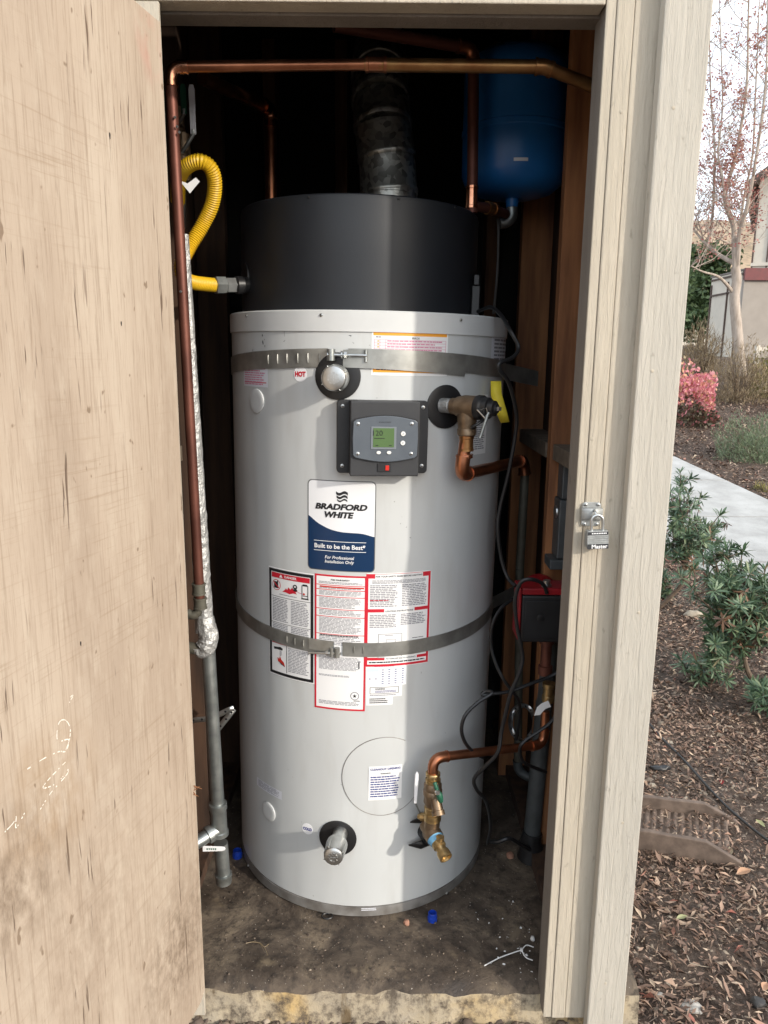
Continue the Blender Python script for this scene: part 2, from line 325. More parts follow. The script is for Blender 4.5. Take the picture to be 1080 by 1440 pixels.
M['stucco'] = simple('taupe_shade_siding', (0.33, 0.29, 0.25), (0.29, 0.255, 0.22), 0.85, 0, 3, 0.2, 200)
M['creampaint'] = simple('cream_siding', (0.62, 0.56, 0.47), (0.55, 0.50, 0.42), 0.8, 0, 3)
M['maroon'] = simple('maroon_fascia', (0.16, 0.035, 0.035), (0.12, 0.028, 0.028), 0.6, 0, 8)
M['browntrim'] = simple('dark_brown_trim', (0.10, 0.065, 0.05), (0.07, 0.045, 0.035), 0.7)
M['roofing'] = simple('grey_shingle', (0.22, 0.19, 0.17), (0.15, 0.13, 0.12), 0.9, 0, 30, 0.3)
def hillmat():
    m, nt, b = newmat('dry_hillside')
    n1 = nz(nt, 0.09, 7, (1, 1, 1.5), 0.65, 0.5); n2 = nz(nt, 0.6, 5)
    col = ramp(nt, n1, [(0.35, (0.14, 0.11, 0.065)), (0.5, (0.33, 0.235, 0.15)), (0.65, (0.43, 0.32, 0.21))])
    col = mixc(nt, ramp(nt, n2, [(0.55, (0, 0, 0)), (0.66, (0.8,)*3)]), col, (0.10, 0.10, 0.055))
    put(nt, b.inputs['Base Color'], col); b.inputs['Roughness'].default_value = 0.95; return m
M['hill'] = hillmat()

# ------------------------------------------------------------------ mesh helpers
WM = {}
def tagobj(o, label=None, cat=None, group=None, kind=None):
    for k, v in (('label', label), ('category', cat), ('group', group), ('kind', kind)):
        if v: o[k] = v
def thing(name, label, cat, loc=(0, 0, 0), group=None, rot=None):
    o = bpy.data.objects.new(name, None); COL.objects.link(o); o.empty_display_size = 0.05
    m = Matrix.Translation(Vector(loc))
    if rot is not None: m = m @ rot.to_4x4()
    o.matrix_world = m; WM[o.name] = m
    tagobj(o, label, cat, group); return o
class MB:
    def __init__(s): s.v = []; s.f = []; s.mi = []; s.sm = []
    def add(s, vs_, fs, mat=0, smooth=False):
        b = len(s.v); s.v += [Vector(p) for p in vs_]
        for f in fs: s.f.append([i+b for i in f]); s.mi.append(mat); s.sm.append(smooth)
        return s
    def box(s, lo, hi, mat=0, fr=None):
        a, b = lo, hi
        vs_ = [(x, y, z) for x in (a[0], b[0]) for y in (a[1], b[1]) for z in (a[2], b[2])]
        if fr: vs_ = [fr[0] + fr[1]*p[0] + fr[2]*p[1] + fr[3]*p[2] for p in vs_]
        return s.add(vs_, [(0, 1, 3, 2), (4, 6, 7, 5), (0, 4, 5, 1), (2, 3, 7, 6), (0, 2, 6, 4), (1, 5, 7, 3)], mat)
    def tube(s, pts, r, n=12, mat=0, caps=True, smooth=True):
        pts = [Vector(p) for p in pts]; m = len(pts)
        rs = r if isinstance(r, (list, tuple)) else [r]*m
        t0 = (pts[1]-pts[0]).normalized(); ref = Vector((0, 0, 1)) if abs(t0.z) < 0.9 else Vector((1, 0, 0))
        u = t0.cross(ref).normalized(); vs_ = []
        for i, p in enumerate(pts):
            a = pts[max(i-1, 0)]; c = pts[min(i+1, m-1)]; t = (c-a)
            if t.length < 1e-9: t = t0
            t = t.normalized(); u = (u - t*u.dot(t)).normalized(); w = t.cross(u)
            for k in range(n):
                an = 2*math.pi*k/n; vs_.append(p + (u*math.cos(an)+w*math.sin(an))*rs[i])
        fs = [(i*n+k, i*n+(k+1) % n, (i+1)*n+(k+1) % n, (i+1)*n+k) for i in range(m-1) for k in range(n)]
        s.add(vs_, fs, mat, smooth)
        if caps:
            b = len(s.v)-len(vs_)
            s.f.append([b+k for k in reversed(range(n))]); s.mi.append(mat); s.sm.append(False)
            s.f.append([b+(m-1)*n+k for k in range(n)]); s.mi.append(mat); s.sm.append(False)
        return s
    def lathe(s, o, axis, prof, n=24, mat=0, smooth=True, caps=True):
        """prof: (distance along axis, radius)"""
        o = Vector(o); ax = Vector(axis).normalized(); ref = Vector((0, 0, 1)) if abs(ax.z) < 0.9 else Vector((1, 0, 0))
        u = ax.cross(ref).normalized(); w = ax.cross(u); vs_ = []
        for t, r in prof:
            for k in range(n):
                an = 2*math.pi*k/n; vs_.append(o + ax*t + (u*math.cos(an)+w*math.sin(an))*max(r, 1e-5))
        m = len(prof)
        fs = [(i*n+k, i*n+(k+1) % n, (i+1)*n+(k+1) % n, (i+1)*n+k) for i in range(m-1) for k in range(n)]
        s.add(vs_, fs, mat, smooth); b = len(s.v)-len(vs_)
        if caps:
            s.f.append([b+k for k in reversed(range(n))]); s.mi.append(mat); s.sm.append(False)
            s.f.append([b+(m-1)*n+k for k in range(n)]); s.mi.append(mat); s.sm.append(False)
        return s
    def prism(s, poly, fr, d0, d1, mat=0, side=None):
        """poly in (ex, ey) of frame (origin, ex, ey, ez), extruded d0..d1 along ez"""
        o, ex, ey, ez = fr; n = len(poly)
        vs_ = [o+ex*x+ey*y+ez*d0 for x, y in poly] + [o+ex*x+ey*y+ez*d1 for x, y in poly]
        s.add(vs_, [list(reversed(range(n))), [n+i for i in range(n)]], mat)
        b = len(s.v)-2*n
        for i in range(n):
            j = (i+1) % n; s.f.append([b+i, b+j, b+n+j, b+n+i]); s.mi.append(mat if side is None else side); s.sm.append(False)
        return s
    def build(s, name, mats, parent=None, bev=0.0, local=False, label=None, cat=None, group=None, kind=None, loc=None, auto=True):
        if not isinstance(mats, (list, tuple)): mats = [mats]
        if parent is not None:
            wm = WM[parent.name]; inv = wm.inverted()
        else:
            if loc is None:
                xs = [p.x for p in s.v]; ys = [p.y for p in s.v]; zs = [p.z for p in s.v]
                loc = Vector(((min(xs)+max(xs))/2, (min(ys)+max(ys))/2, min(zs)))
            wm = Matrix.Translation(Vector(loc)); inv = wm.inverted()
        vv = s.v if local else [inv @ p for p in s.v]
        me = bpy.data.meshes.new(name); me.from_pydata([tuple(p) for p in vv], [], s.f)
        for m in mats: me.materials.append(M[m] if isinstance(m, str) else m)
        me.polygons.foreach_set('material_index', s.mi); me.polygons.foreach_set('use_smooth', s.sm); me.update()
        if any(s.sm): me.set_sharp_from_angle(angle=R_(38))
        o = bpy.data.objects.new(name, me); COL.objects.link(o)
        if parent is not None: o.parent = parent
        else: o.location = wm.translation
        WM[o.name] = wm
        if bev:
            b = o.modifiers.new('bevel', 'BEVEL'); b.width = bev; b.segments = 2; b.limit_method = 'ANGLE'; b.angle_limit = R_(40); b.harden_normals = False
        tagobj(o, label, cat, group, kind); return o
def np_mesh(name, V, Fq, mats, parent=None, kind=None, label=None, cat=None, loc=None, smooth=False, nper=4):
    V = np.asarray(V, np.float32); Fq = np.asarray(Fq, np.int32)
    if parent is not None: V = V - np.array(WM[parent.name].translation, np.float32)
    me = bpy.data.meshes.new(name); me.vertices.add(len(V)); me.vertices.foreach_set('co', V.ravel())
    me.loops.add(Fq.size); me.loops.foreach_set('vertex_index', Fq.ravel())
    me.polygons.add(len(Fq)); me.polygons.foreach_set('loop_start', np.arange(0, Fq.size, Fq.shape[1], dtype=np.int32))
    if smooth: me.polygons.foreach_set('use_smooth', np.ones(len(Fq), bool))
    me.update(calc_edges=True); me.validate()
    for m in (mats if isinstance(mats, list) else [mats]): me.materials.append(M[m])
    o = bpy.data.objects.new(name, me); COL.objects.link(o); WM[o.name] = Matrix.Identity(4) if parent is None else WM[parent.name]
    if parent is not None: o.parent = parent
    tagobj(o, label, cat, None, kind); return o
def smooth_path(pts, n=8):
    pts = [Vector(p) for p in pts]; q = [pts[0]*2-pts[1]] + pts + [pts[-1]*2-pts[-2]]; out = []
    for i in range(1, len(q)-2):
        a, b, c, d = q[i-1:i+3]
        for k in range(n):
            t = k/n
            out.append(0.5*((2*b) + (c-a)*t + (2*a-5*b+4*c-d)*t*t + (3*b-a-3*c+d)*t**3))
    out.append(pts[-1]); return out
_TXT = {}
def text2d(body, bold=0.0, shear=0.0):
    k = (body, bold, shear)
    if k not in _TXT:
        c = bpy.data.curves.new('glyphs', 'FONT'); c.body = body; c.size = 1; c.offset = bold; c.shear = shear; c.resolution_u = 3
        t = bpy.data.objects.new('glyphs', c); me = t.to_mesh()
        v = np.array([x.co[:2] for x in me.vertices]); f = [list(p.vertices) for p in me.polygons]
        t.to_mesh_clear(); bpy.data.objects.remove(t); bpy.data.curves.remove(c)
        v = v - v.min(0); _TXT[k] = (v, f, v.max(0))
    return _TXT[k]
def text_on(mb, body, fr, cx, cy, w=None, h=None, mat=0, bold=0.0, shear=0.0, off=0.0004):
    v, f, sz = text2d(body, bold, shear); kx = (w/sz[0]) if w else h/sz[1]; ky = (h/sz[1]) if h else kx
    o, ex, ey, ez = fr
    mb.add([o + ex*(cx+(p[0]-sz[0]/2)*kx) + ey*(cy+(p[1]-sz[1]/2)*ky) + ez*off for p in v], f, mat)
def copper_run(t, pts, r, mat='copper', fit='brightcopper', bend=None, skip_start=False, names=('pipe', 'elbow'), n=14):
    """straight pipes and soldered elbows along a polyline, each its own part"""
    pts = [Vector(p) for p in pts]; rb = bend or r*2.6; m = len(pts)
    cut = [0]*m
    for i in range(1, m-1):
        a = (pts[i]-pts[i-1]).normalized(); b = (pts[i+1]-pts[i]).normalized()
        ang = a.angle(b); d = rb*math.tan(ang/2); cut[i] = d
        if ang < 0.05: continue
        p0 = pts[i]-a*d; p1 = pts[i]+b*d; arc = []
        for k in range(9):
            u = k/8; q0 = p0.lerp(pts[i], u); q1 = pts[i].lerp(p1, u); arc.append(q0.lerp(q1, u))
        mb = MB(); ro = r*1.16
        mb.tube([p0-a*r*0.9]+arc+[p1+b*r*0.9], ro, n)
        for q, dr in ((p0-a*r*0.9, a), (p1+b*r*0.55, b)):
            mb.lathe(q, dr, [(0, ro*1.0), (0, ro*1.1), (r*0.35, ro*1.1), (r*0.35, ro)], n)
        mb.build(names[1], fit, t)
    for i in range(m-1):
        a = (pts[i+1]-pts[i]).normalized()
        mb = MB(); mb.tube([pts[i]+a*cut[i], pts[i+1]-a*cut[i+1]], r, n); mb.build(names[0], mat[i] if isinstance(mat, list) else mat, t)
def collar(t, p, ax, r, L, mat, name='coupling', n=16):
    ax = Vector(ax).normalized(); p = Vector(p)-ax*L/2
    e = min(L*.16, r*.4)
    return MB().lathe(p, ax, [(0, r), (0, r*1.12), (e, r*1.12), (e*1.2, r*1.03), (L-e*1.2, r*1.03), (L-e, r*1.12), (L, r*1.12), (L, r)], n).build(name, mat, t)
def screw(t, p, nrm, r=0.004, mat='zinc', h=0.003, parent=None):
    p = Vector(p); nrm = Vector(nrm).normalized()
    ref = Vector((0, 0, 1)); u = nrm.cross(ref).normalized(); w = u.cross(nrm)
    mb = MB().lathe(p, nrm, [(0, r*1.25), (h*.35, r*1.25), (h*.4, r), (h*.85, r*.85), (h, r*.5)], 10)
    mb.box((-r*.75, -r*.13, h*.95), (r*.75, r*.13, h*1.04), 1, (p, u, w, nrm)).box((-r*.13, -r*.75, h*.95), (r*.13, r*.75, h*1.05), 1, (p, u, w, nrm))
    return mb.build('screw', [mat, 'ink'], t)

# ------------------------------------------------------------------ ground, path, hill
GY = [-40, 4.5, 5.5, 6.7, 9, 11, 14, 17, 40, 90, 400]
GZ = [-.10, -.10, -.05, .03, .26, .52, 1.15, 1.40, 2.2, 3.0, 8]
def gz(x, y):
    z = float(np.interp(y, GY, GZ))
    return z + 0.010*noise.noise((x*3.1, y*3.1, 0)) + 0.006*noise.noise((x*11, y*11, 5))
def axis(spec):
    out = []
    for a, b, st in spec: out += list(np.arange(a, b, st))
    return np.array(out + [spec[-1][1]])
ax_ = axis([(-300, -40, 20), (-40, -3, 3), (-3, 0.4, .2), (0.4, 3, .05), (3, 8, .25), (8, 40, 2), (40, 300, 20)])
ay_ = axis([(-60, -2, 4), (-2, 0.8, .2), (0.8, 5, .05), (5, 14, .2), (14, 40, 1), (40, 400, 15)])
V = [(x, y, gz(x, y)) for y in ay_ for x in ax_]
nx = len(ax_); Fq = [(j*nx+i, j*nx+i+1, (j+1)*nx+i+1, (j+1)*nx+i) for j in range(len(ay_)-1) for i in range(nx-1)]
np_mesh('ground', V, Fq, 'soil', kind='structure', smooth=True)
# path: a base sheet with one slab object per joint-to-joint piece
LE = [(2.95, 2.6), (2.49, 4.62), (2.22, 5.4), (1.95, 7), (1.75, 9.5), (1.5, 14)]
RE = [(4.5, 2.6), (4.12, 4.62), (3.98, 5.4), (3.75, 7.15), (3.50, 9.1), (3.1, 14)]
def edge(E, y): return float(np.interp(y, [p[1] for p in E], [p[0] for p in E]))
path = MB(); ys = np.arange(2.6, 14.01, 0.3)
for a, b in zip(ys[:-1], ys[1:]):
    path.add([(edge(LE, a), a, np.interp(a, GY, GZ)-.02), (edge(RE, a), a, np.interp(a, GY, GZ)-.02), (edge(RE, b), b, np.interp(b, GY, GZ)-.02), (edge(LE, b), b, np.interp(b, GY, GZ)-.02)], [(0, 1, 2, 3)])
pth = path.build('sidewalk', 'walk', kind='structure', loc=(3, 6, 0))
js = [2.6, 4.1, 5.35, 6.6, 7.9, 9.3, 10.8, 12.4, 14.0]
for a, b in zip(js[:-1], js[1:]):
    mb = MB(); n = 5
    for k in range(n):
        y0 = a+.009+(b-a-.018)*k/n; y1 = a+.009+(b-a-.018)*(k+1)/n
        z0 = float(np.interp(y0, GY, GZ)); z1 = float(np.interp(y1, GY, GZ)); t = .022; d = -.05
        A = [(edge(LE, y0), y0, z0), (edge(RE, y0), y0, z0), (edge(RE, y1), y1, z1), (edge(LE, y1), y1, z1)]
        vs_ = [(p[0], p[1], p[2]+t) for p in A]+[(p[0], p[1], p[2]+d) for p in A]
        fs = [(0, 1, 2, 3), (0, 3, 7, 4), (1, 5, 6, 2)]
        if k == 0: fs.append((0, 4, 5, 1))
        if k == n-1: fs.append((2, 6, 7, 3))
        mb.add(vs_, fs)
    mb.build('concrete_slab', 'walk', pth)
# hill
hx = np.linspace(-160, 330, 100); hy = np.linspace(85, 380, 60)
V = []
for y in hy:
    for x in hx:
        t = min(1, max(0, (y-95)/130)); z = 2.9 + (t*t*(3-2*t))*(33+12*noise.noise((x*.012, 3.1, 0))+0.085*(x-60)) + 3.2*t*noise.noise((x*.035, y*.035, 1)) + 1.0*t*noise.noise((x*.13, y*.13, 2))
        V.append((x, y, z if 88 < y < 378 and -158 < x < 328 else -2))
n = len(hx); Fq = [(j*n+i, j*n+i+1, (j+1)*n+i+1, (j+1)*n+i) for j in range(len(hy)-1) for i in range(n-1)]
np_mesh('hill', V, Fq, 'hill', kind='structure', smooth=True)

# ------------------------------------------------------------------ shed
X_, Y_, Z_ = Vector((1, 0, 0)), Vector((0, 1, 0)), Vector((0, 0, 1))
shed = thing('utility_shed', 'cream painted wooden water heater closet with bare plywood door swung open', 'shed', (0, 2.0, 0))
def B(name, lo, hi, mat, bev=0.0, parent=shed, **k): return MB().box(lo, hi).build(name, mat, parent, bev, **k)
JX = 0.371      # right jamb edge
# concrete slab of the closet: rough front arris
mb = MB(); nxs, nys = 60, 40
def slab_pt(i, j):
    x = -.62+1.22*i/nxs; y = 1.462 + (2.75-1.462)*(j/nys)**1.5
    e = max(0, 1-(y-1.462)/.05)
    z = 0.006*noise.noise((x*9, y*9, 2))+0.003*noise.noise((x*33, y*33, 3)) - e*e*(0.006+0.020*(noise.noise((x*14, 0, 7))+.5))
    return (x, y + e*0.010*noise.noise((x*20, 4, 4)), z)
vs_ = [slab_pt(i, j) for j in range(nys+1) for i in range(nxs+1)]
mb.add(vs_, [(j*(nxs+1)+i, j*(nxs+1)+i+1, (j+1)*(nxs+1)+i+1, (j+1)*(nxs+1)+i) for j in range(nys) for i in range(nxs)], 0, True)
rows = 8; fv = []
for k in range(rows+1):
    for i in range(nxs+1):
        p = slab_pt(i, 0); t = k/rows
        fv.append((p[0], p[1] + (0.012*noise.noise((p[0]*18, k*.5, 9))-0.004)*min(1, t*3), p[2]*(1-t) - .30*t))
mb.add(fv, [(k*(nxs+1)+i, (k+1)*(nxs+1)+i, (k+1)*(nxs+1)+i+1, k*(nxs+1)+i+1) for k in range(rows) for i in range(nxs)], 1, True)
mb.box((-.62, 1.5, -.3), (.60, 2.75, -.05), 1)
mb.build('concrete_floor', ['floor', 'floorface'], kind='structure', loc=(0, 2, 0))

# right jamb: three shiplapped strips, then the corner board
zb, zt = -.036, 2.012
def board(lo, hi, mat, name, bev=.0022): return B(name, lo, hi, mat, bev)
board((JX, 1.422, zb), (JX+.0175, 1.4275, 2.45), 'trim', 'jamb_strip', .0015)
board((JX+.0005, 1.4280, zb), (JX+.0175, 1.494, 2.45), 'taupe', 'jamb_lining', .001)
board((JX+.0181, 1.4195, zb), (JX+.0480, 1.462, 2.45), 'trim', 'jamb_strip')
board((JX+.0486, 1.4205, zb), (JX+.105, 1.462, 2.45), 'trim', 'jamb_strip')
board((JX+.0895, 1.391, -.062), (JX+.170, 1.4185, 2.5), 'board', 'corner_board', .003)
board((JX+.152, 1.4187, -.062), (JX+.170, 1.52, 2.5), 'board', 'corner_board', .003)
# header: front trim, soffit, inner header
board((-.55, 1.420, zt), (JX-.002, 1.462, 2.45), 'trim', 'header_trim')
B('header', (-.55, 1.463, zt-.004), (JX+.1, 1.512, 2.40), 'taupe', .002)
board((-.495, 1.418, zb), (-.392, 1.4265, zt-.002), 'trim', 'casing_board', .001)
board((-1.45, 1.44, -.05), (-.497, 1.462, 2.5), 'siding', 'wall_panel'); B('jamb_strip', (-.497, 1.4275, zb), (-.420, 1.462, zt-.01), 'trim', .002)
B('wall_panel', (JX+.140, 1.464, -.05), (JX+.157, 2.76, 2.5), 'siding')
B('wall_panel', (-.60, 1.464, -.05), (-.585, 2.76, 2.5), 'siding')
B('wall_panel', (-.584, 2.745, -.05), (JX+.139, 2.76, 2.5), 'siding')
# sheathing inside
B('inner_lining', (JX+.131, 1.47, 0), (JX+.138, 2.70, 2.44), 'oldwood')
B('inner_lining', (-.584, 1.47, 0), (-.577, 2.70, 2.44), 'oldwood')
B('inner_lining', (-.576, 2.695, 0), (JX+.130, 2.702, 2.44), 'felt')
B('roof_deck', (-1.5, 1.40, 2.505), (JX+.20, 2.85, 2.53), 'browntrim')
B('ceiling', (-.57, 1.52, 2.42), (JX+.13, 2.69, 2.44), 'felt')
# studs
for lo, hi in (((JX+.020, 1.500, .0), (JX+.128, 1.538, 2.40)), ((.430, 1.93, 0), (JX+.130, 1.968, 2.40)), ((JX+.035, 2.36, 0), (JX+.128, 2.40, 2.40)),
               ((-.574, 1.53, 0), (-.53, 1.57, 2.40)), ((-.574, 1.95, 0), (-.500, 1.99, 2.40)), ((-.574, 2.36, 0), (-.485, 2.40, 2.40)),
               ((-.40, 2.60, 0), (-.36, 2.692, 2.40)), ((.0, 2.60, 0), (.04, 2.692, 2.40)), ((-.17, 2.60, 0), (-.13, 2.692, 2.4)), ((.33, 2.60, 0), (.37, 2.692, 2.40))):
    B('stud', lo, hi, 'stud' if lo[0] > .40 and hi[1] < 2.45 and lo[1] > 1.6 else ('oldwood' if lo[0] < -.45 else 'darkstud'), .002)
B('blocking', (.425, 1.970, 1.165), (JX+.128, 2.358, 1.205), 'block', .002)
B('blocking', (JX+.065, 1.540, 1.165), (JX+.128, 1.928, 1.205), 'block', .002)
B('blocking', (-.574, 1.572, 1.15), (-.53, 1.948, 1.19), 'block', .002)
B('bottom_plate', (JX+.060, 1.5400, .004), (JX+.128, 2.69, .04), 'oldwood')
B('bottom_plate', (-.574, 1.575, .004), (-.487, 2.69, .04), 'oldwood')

for px, zz in ((JX+.128, (0.12, .52, .95, 1.4, 1.85)), (JX+.033, (.2, .75, 1.3, 1.8))):
    for z in zz:
        y = 1.391 if px > JX+.1 else 1.4195
        MB().lathe((px+random.uniform(-.012, .012), y+.0008, z+random.uniform(-.05, .05)), -Y_, [(0, .0035), (.0012, .0032), (.0016, .002)], 10).build('nail_head', 'trim', shed)
# door
DO = DH
fr = (DO, DE, Z_, DN)
mb = MB(); poly = [(0.0, .045), (.02, .03), (.86, .03), (.86, 1.985), (.001, 1.972), (0, 1.5), (.0015, 1.2), (0, .7), (.001, .30), (-.001, .1)]
mb.prism(poly, fr, -.024, 0)
door = mb.build('door', 'ply', shed, .0012)
# outer face boards of the door, seen only from other sides
mb = MB().prism([(0.002, .05), (.86, .05), (.86, 1.97), (0.002, 1.965)], fr, -.036, -.0245); mb.build('door_facing', 'siding', door)
for hz in (.3, 1.0, 1.7):
    mb = MB().tube([DO+DE*.004-DN*.044+Z_*(hz-.05), DO+DE*.004-DN*.044+Z_*(hz+.05)], .007, 10)
    mb.box((0.004, -.045, -.0405), (.075, .045, -.0365), 0, (DO+Z_*hz, DE, Z_, DN)); mb.build('hinge', 'zinc', door)
def ribbon(mb, pts, w, nrm, mat=0):
    vs_ = []; n = len(pts)
    for i, p in enumerate(pts):
        t = (pts[min(i+1, n-1)]-pts[max(i-1, 0)]).normalized(); s_ = t.cross(nrm).normalized()*w*(.6+.6*random.random()); vs_ += [p-s_, p+s_]
    mb.add(vs_, [(2*i, 2*i+1, 2*i+3, 2*i+2) for i in range(n-1) if random.random() > .38], mat)
mb = MB()
for pl in ([(20, 1093), (40, 1080), (62, 1066), (82, 1057), (92, 1056), (96, 1040), (81, 1042), (80, 1025), (84, 1014), (92, 1013), (98, 1024), (97, 1040), (92, 1054)],
           [(93, 1070), (80, 1083), (66, 1098), (60, 1108), (74, 1104), (86, 1094), (95, 1082), (94, 1088), (84, 1100), (70, 1116), (56, 1138)],
           [(6, 1170), (18, 1157), (22, 1148), (22, 1164), (34, 1143)], [(98, 980), (102, 978), (97, 988)], [(62, 907), (71, 909)]):
    pts = smooth_path([door_px(x, y, .0008) for x, y in pl], 9) if len(pl) > 2 else [door_px(x, y, .0008) for x, y in pl]
    ribbon(mb, pts, .0009, DN)
mb.build('chalk_mark', 'chalk', door, kind='stuff')
# knot holes and torn splinter on the door edge
for px, py, r in ((154, 191, .0026), (170, 455, .002), (113, 905, .002)):
    mb = MB(); c = door_px(px, py, .0006)
    mb.prism([(r*.55*math.cos(a)*(1+.3*math.sin(3*a)), r*1.9*math.sin(a)) for a in np.linspace(0, 2*math.pi, 10)[:-1]], (c, DE, Z_, DN), 0, .0004); mb.build('knot_hole', 'ink', door)
mb = MB()
for k in range(5):
    p = door_px(272+random.uniform(-2, 2), 1105+k*3, .0004); mb.tube([p, p+DN*.006+X_*random.uniform(0, .012)+Z_*random.uniform(-.008, .006)], [.0012, .0003], 5)
mb.build('splinter', 'stud', door, kind='stuff')

# hasp on the jamb
HY = 1.4195
def J(px, py, y=HY): return P(px, py, y)
hc = J(831, 722); k = 1.42/1030
fr = (Vector((hc.x, HY, hc.z)), X_, Z_, -Y_)
def rpoly(w, h, c): return [(-w/2+c, -h/2), (w/2-c, -h/2), (w/2, -h/2+c), (w/2, h/2-c), (w/2-c, h/2), (-w/2+c, h/2), (-w/2, h/2-c), (-w/2, -h/2+c)]
mb = MB().prism([(x, y-.001) for x, y in rpoly(.036, .047, .004)], fr, 0, .0022)
hasp = mb.build('hasp', 'matzinc', shed, .0006)
# folded leaf with a slot that swings over the staple
n = 8; sec = [(0.0105, .003), (.0095, .0062), (.0060, .0072), (.0, .0074), (-.0075, .0074), (-.0105, .0066), (-.0110, .0050)]
mb = MB(); w = .0205
vs_ = []
for a, d in sec: vs_ += [fr[0]+X_*-w+Z_*a-Y_*d, fr[0]+X_*w+Z_*a-Y_*d]
mb.add(vs_, [(2*i, 2*i+1, 2*i+3, 2*i+2) for i in range(len(sec)-1)], 0, True)
lf = mb.build('hasp_leaf', 'matzinc', hasp); so = lf.modifiers.new('thickness', 'SOLIDIFY'); so.thickness = .0018
for dx, dz in ((-.012, .018), (.012, .018), (-.012, -.0205), (.012, -.0205)):
    screw(hasp, fr[0]+X_*dx+Z_*dz-Y_*.0022, -Y_, .0028)
mb = MB(); pts = [fr[0]+X_*(.004)+Z_*(.009*math.cos(a))-Y_*(.0035+.016*math.sin(a)) for a in np.linspace(0, math.pi, 9)]
mb.tube(pts, .0022, 8); mb.build('staple', 'zinc', hasp)

# padlock hanging from the hasp
lc = J(839, 758, HY-.022); ez = -Y_
tilt = Matrix.Rotation(R_(-3), 3, 'Y')
lx = (tilt @ X_); lz = (tilt @ Z_)
lock = thing('padlock', 'laminated steel padlock hanging closed from the hasp on the jamb', 'padlock', (lc.x, HY-.022, lc.z-.018))
lf_ = (Vector((lc.x, HY-.022, lc.z)), lx, lz, ez)
mb = MB()
for i in range(9):
    z0 = -.0175+i*.0039; e = .0 if i not in (0, 8) else .0012
    mb.prism([(x, y) for x, y in ((-.0205+e, z0+.0002), (.0205-e, z0+.0002), (.0205-e, z0+.0037), (-.0205+e, z0+.0037))], lf_, -.0095+e, .0095-e)
mb.prism([(-.0195, -.0165), (.0195, -.0165), (.0195, .0165), (-.0195, .0165)], lf_, -.0085, .0085)
mb.build('lock_body', 'matzinc', lock, .0005)
mb = MB().prism([(-.020, -.017), (.020, -.017), (.020, -.0075), (-.020, -.0075)], lf_, .0096, .0102); mb.prism([(-.0195, .0105), (.0195, .0105), (.0195, .0165), (-.0195, .0165)], lf_, .0096, .0102)
lp = mb.build('lock_band', 'boxgrey', lock)
mb = MB(); text_on(mb, 'Master', lf_, .003, -.0122, w=.030, mat=0, bold=.02, off=.0106); mb.build('lettering', 'white', lock)
mb = MB()
fr2 = (lf_[0], lx, lz, ez)
[mb.box((-.012+i*.0032, .0122, .0103), (-.0098+i*.0032, .0146, .0106), 0, fr2) for i in range(9)]; mb.build('lettering', 'white', lock)
sh = [(-.0105, .016), (-.0105, .035), (-.008, .0425), (-.002, .0465), (.004, .0465), (.0095, .0425), (.0115, .035), (.0115, .016)]
mb = MB().tube(smooth_path([lf_[0]+lx*x+lz*z + ez*(.0) for x, z in sh], 5), .0031, 10); mb.build('shackle', 'zinc', lock)

# ------------------------------------------------------------------ water heater
HB = Vector((-.0592, 2.04, 0)); HM = Matrix.Rotation(R_(0.6), 3, 'Y')
heater = thing('water_heater', 'tall pale grey commercial water heater with charcoal shroud in the closet', 'water heater', HB, rot=HM)
HW = WM[heater.name]; HI = HW.inverted(); RT = 0.359
def cyl_hit(px, py, R=RT):
    """picture point -> (arc length s, height z) on the tank side"""
    o = HI @ CO; d = HI.to_3x3() @ ray(px, py)
    a = d.x**2+d.y**2; b = 2*(o.x*d.x+o.y*d.y); c = o.x**2+o.y**2-R*R
    q = b*b-4*a*c; t = (-b-math.sqrt(max(q, 0)))/(2*a); p = o+d*t
    return math.atan2(p.x, -p.y)*RT, p.z
def Q(s, z, off=0.0):
    th = s/RT; return Vector(((RT+off)*math.sin(th), -(RT+off)*math.cos(th), z))
def qframe(s, z, off=0.0):     # local frame on the tank side, z axis outward (heater space)
    th = s/RT; return (Q(s, z, off), Vector((math.cos(th), math.sin(th), 0)), Vector((0, 0, 1)), Vector((math.sin(th), -math.cos(th), 0)))
def wframe(fr): r = HW.to_3x3(); return (HW @ fr[0], r @ fr[1], r @ fr[2], r @ fr[3])
ZR0, ZR1 = 1.475, 1.521   # top ring
mb = MB().lathe((0, 0, 0), Z_, [(0.031, RT-.004), (.033, RT), (.4, RT), (.8, RT), (1.2, RT), (ZR0+.004, RT), (ZR0+.004, RT-.02)], 128)
tank = mb.build('tank_jacket', 'tank', heater, local=True)
mb = MB().lathe((0, 0, 0), Z_, [(ZR0, RT-.01), (ZR0, RT+.0035), (ZR1-.003, RT+.0035), (ZR1, RT+.001), (ZR1, .20)], 128)
ring = mb.build('top_ring', 'tankring', heater, local=True)
mb = MB().lathe((0, 0, 0), Z_, [(0.002, RT-.004), (0.004, RT+.001), (.029, RT+.001), (.0315, RT-.006)], 128)
mb.build('base_ring', 'basering', heater, local=True)
def qscrew(px, py, R=RT, parent=None, r=.0032):
    s, z = cyl_hit(px, py, R); f = wframe(qframe(s, z, R-RT)); return screw(parent or heater, f[0], f[3], r)
for p in ((347, 444), (648, 450), (452, 443)): qscrew(*p, R=RT+.0035, parent=ring)
qscrew(349, 1217, RT+.001); qscrew(628, 1256, RT+.001)
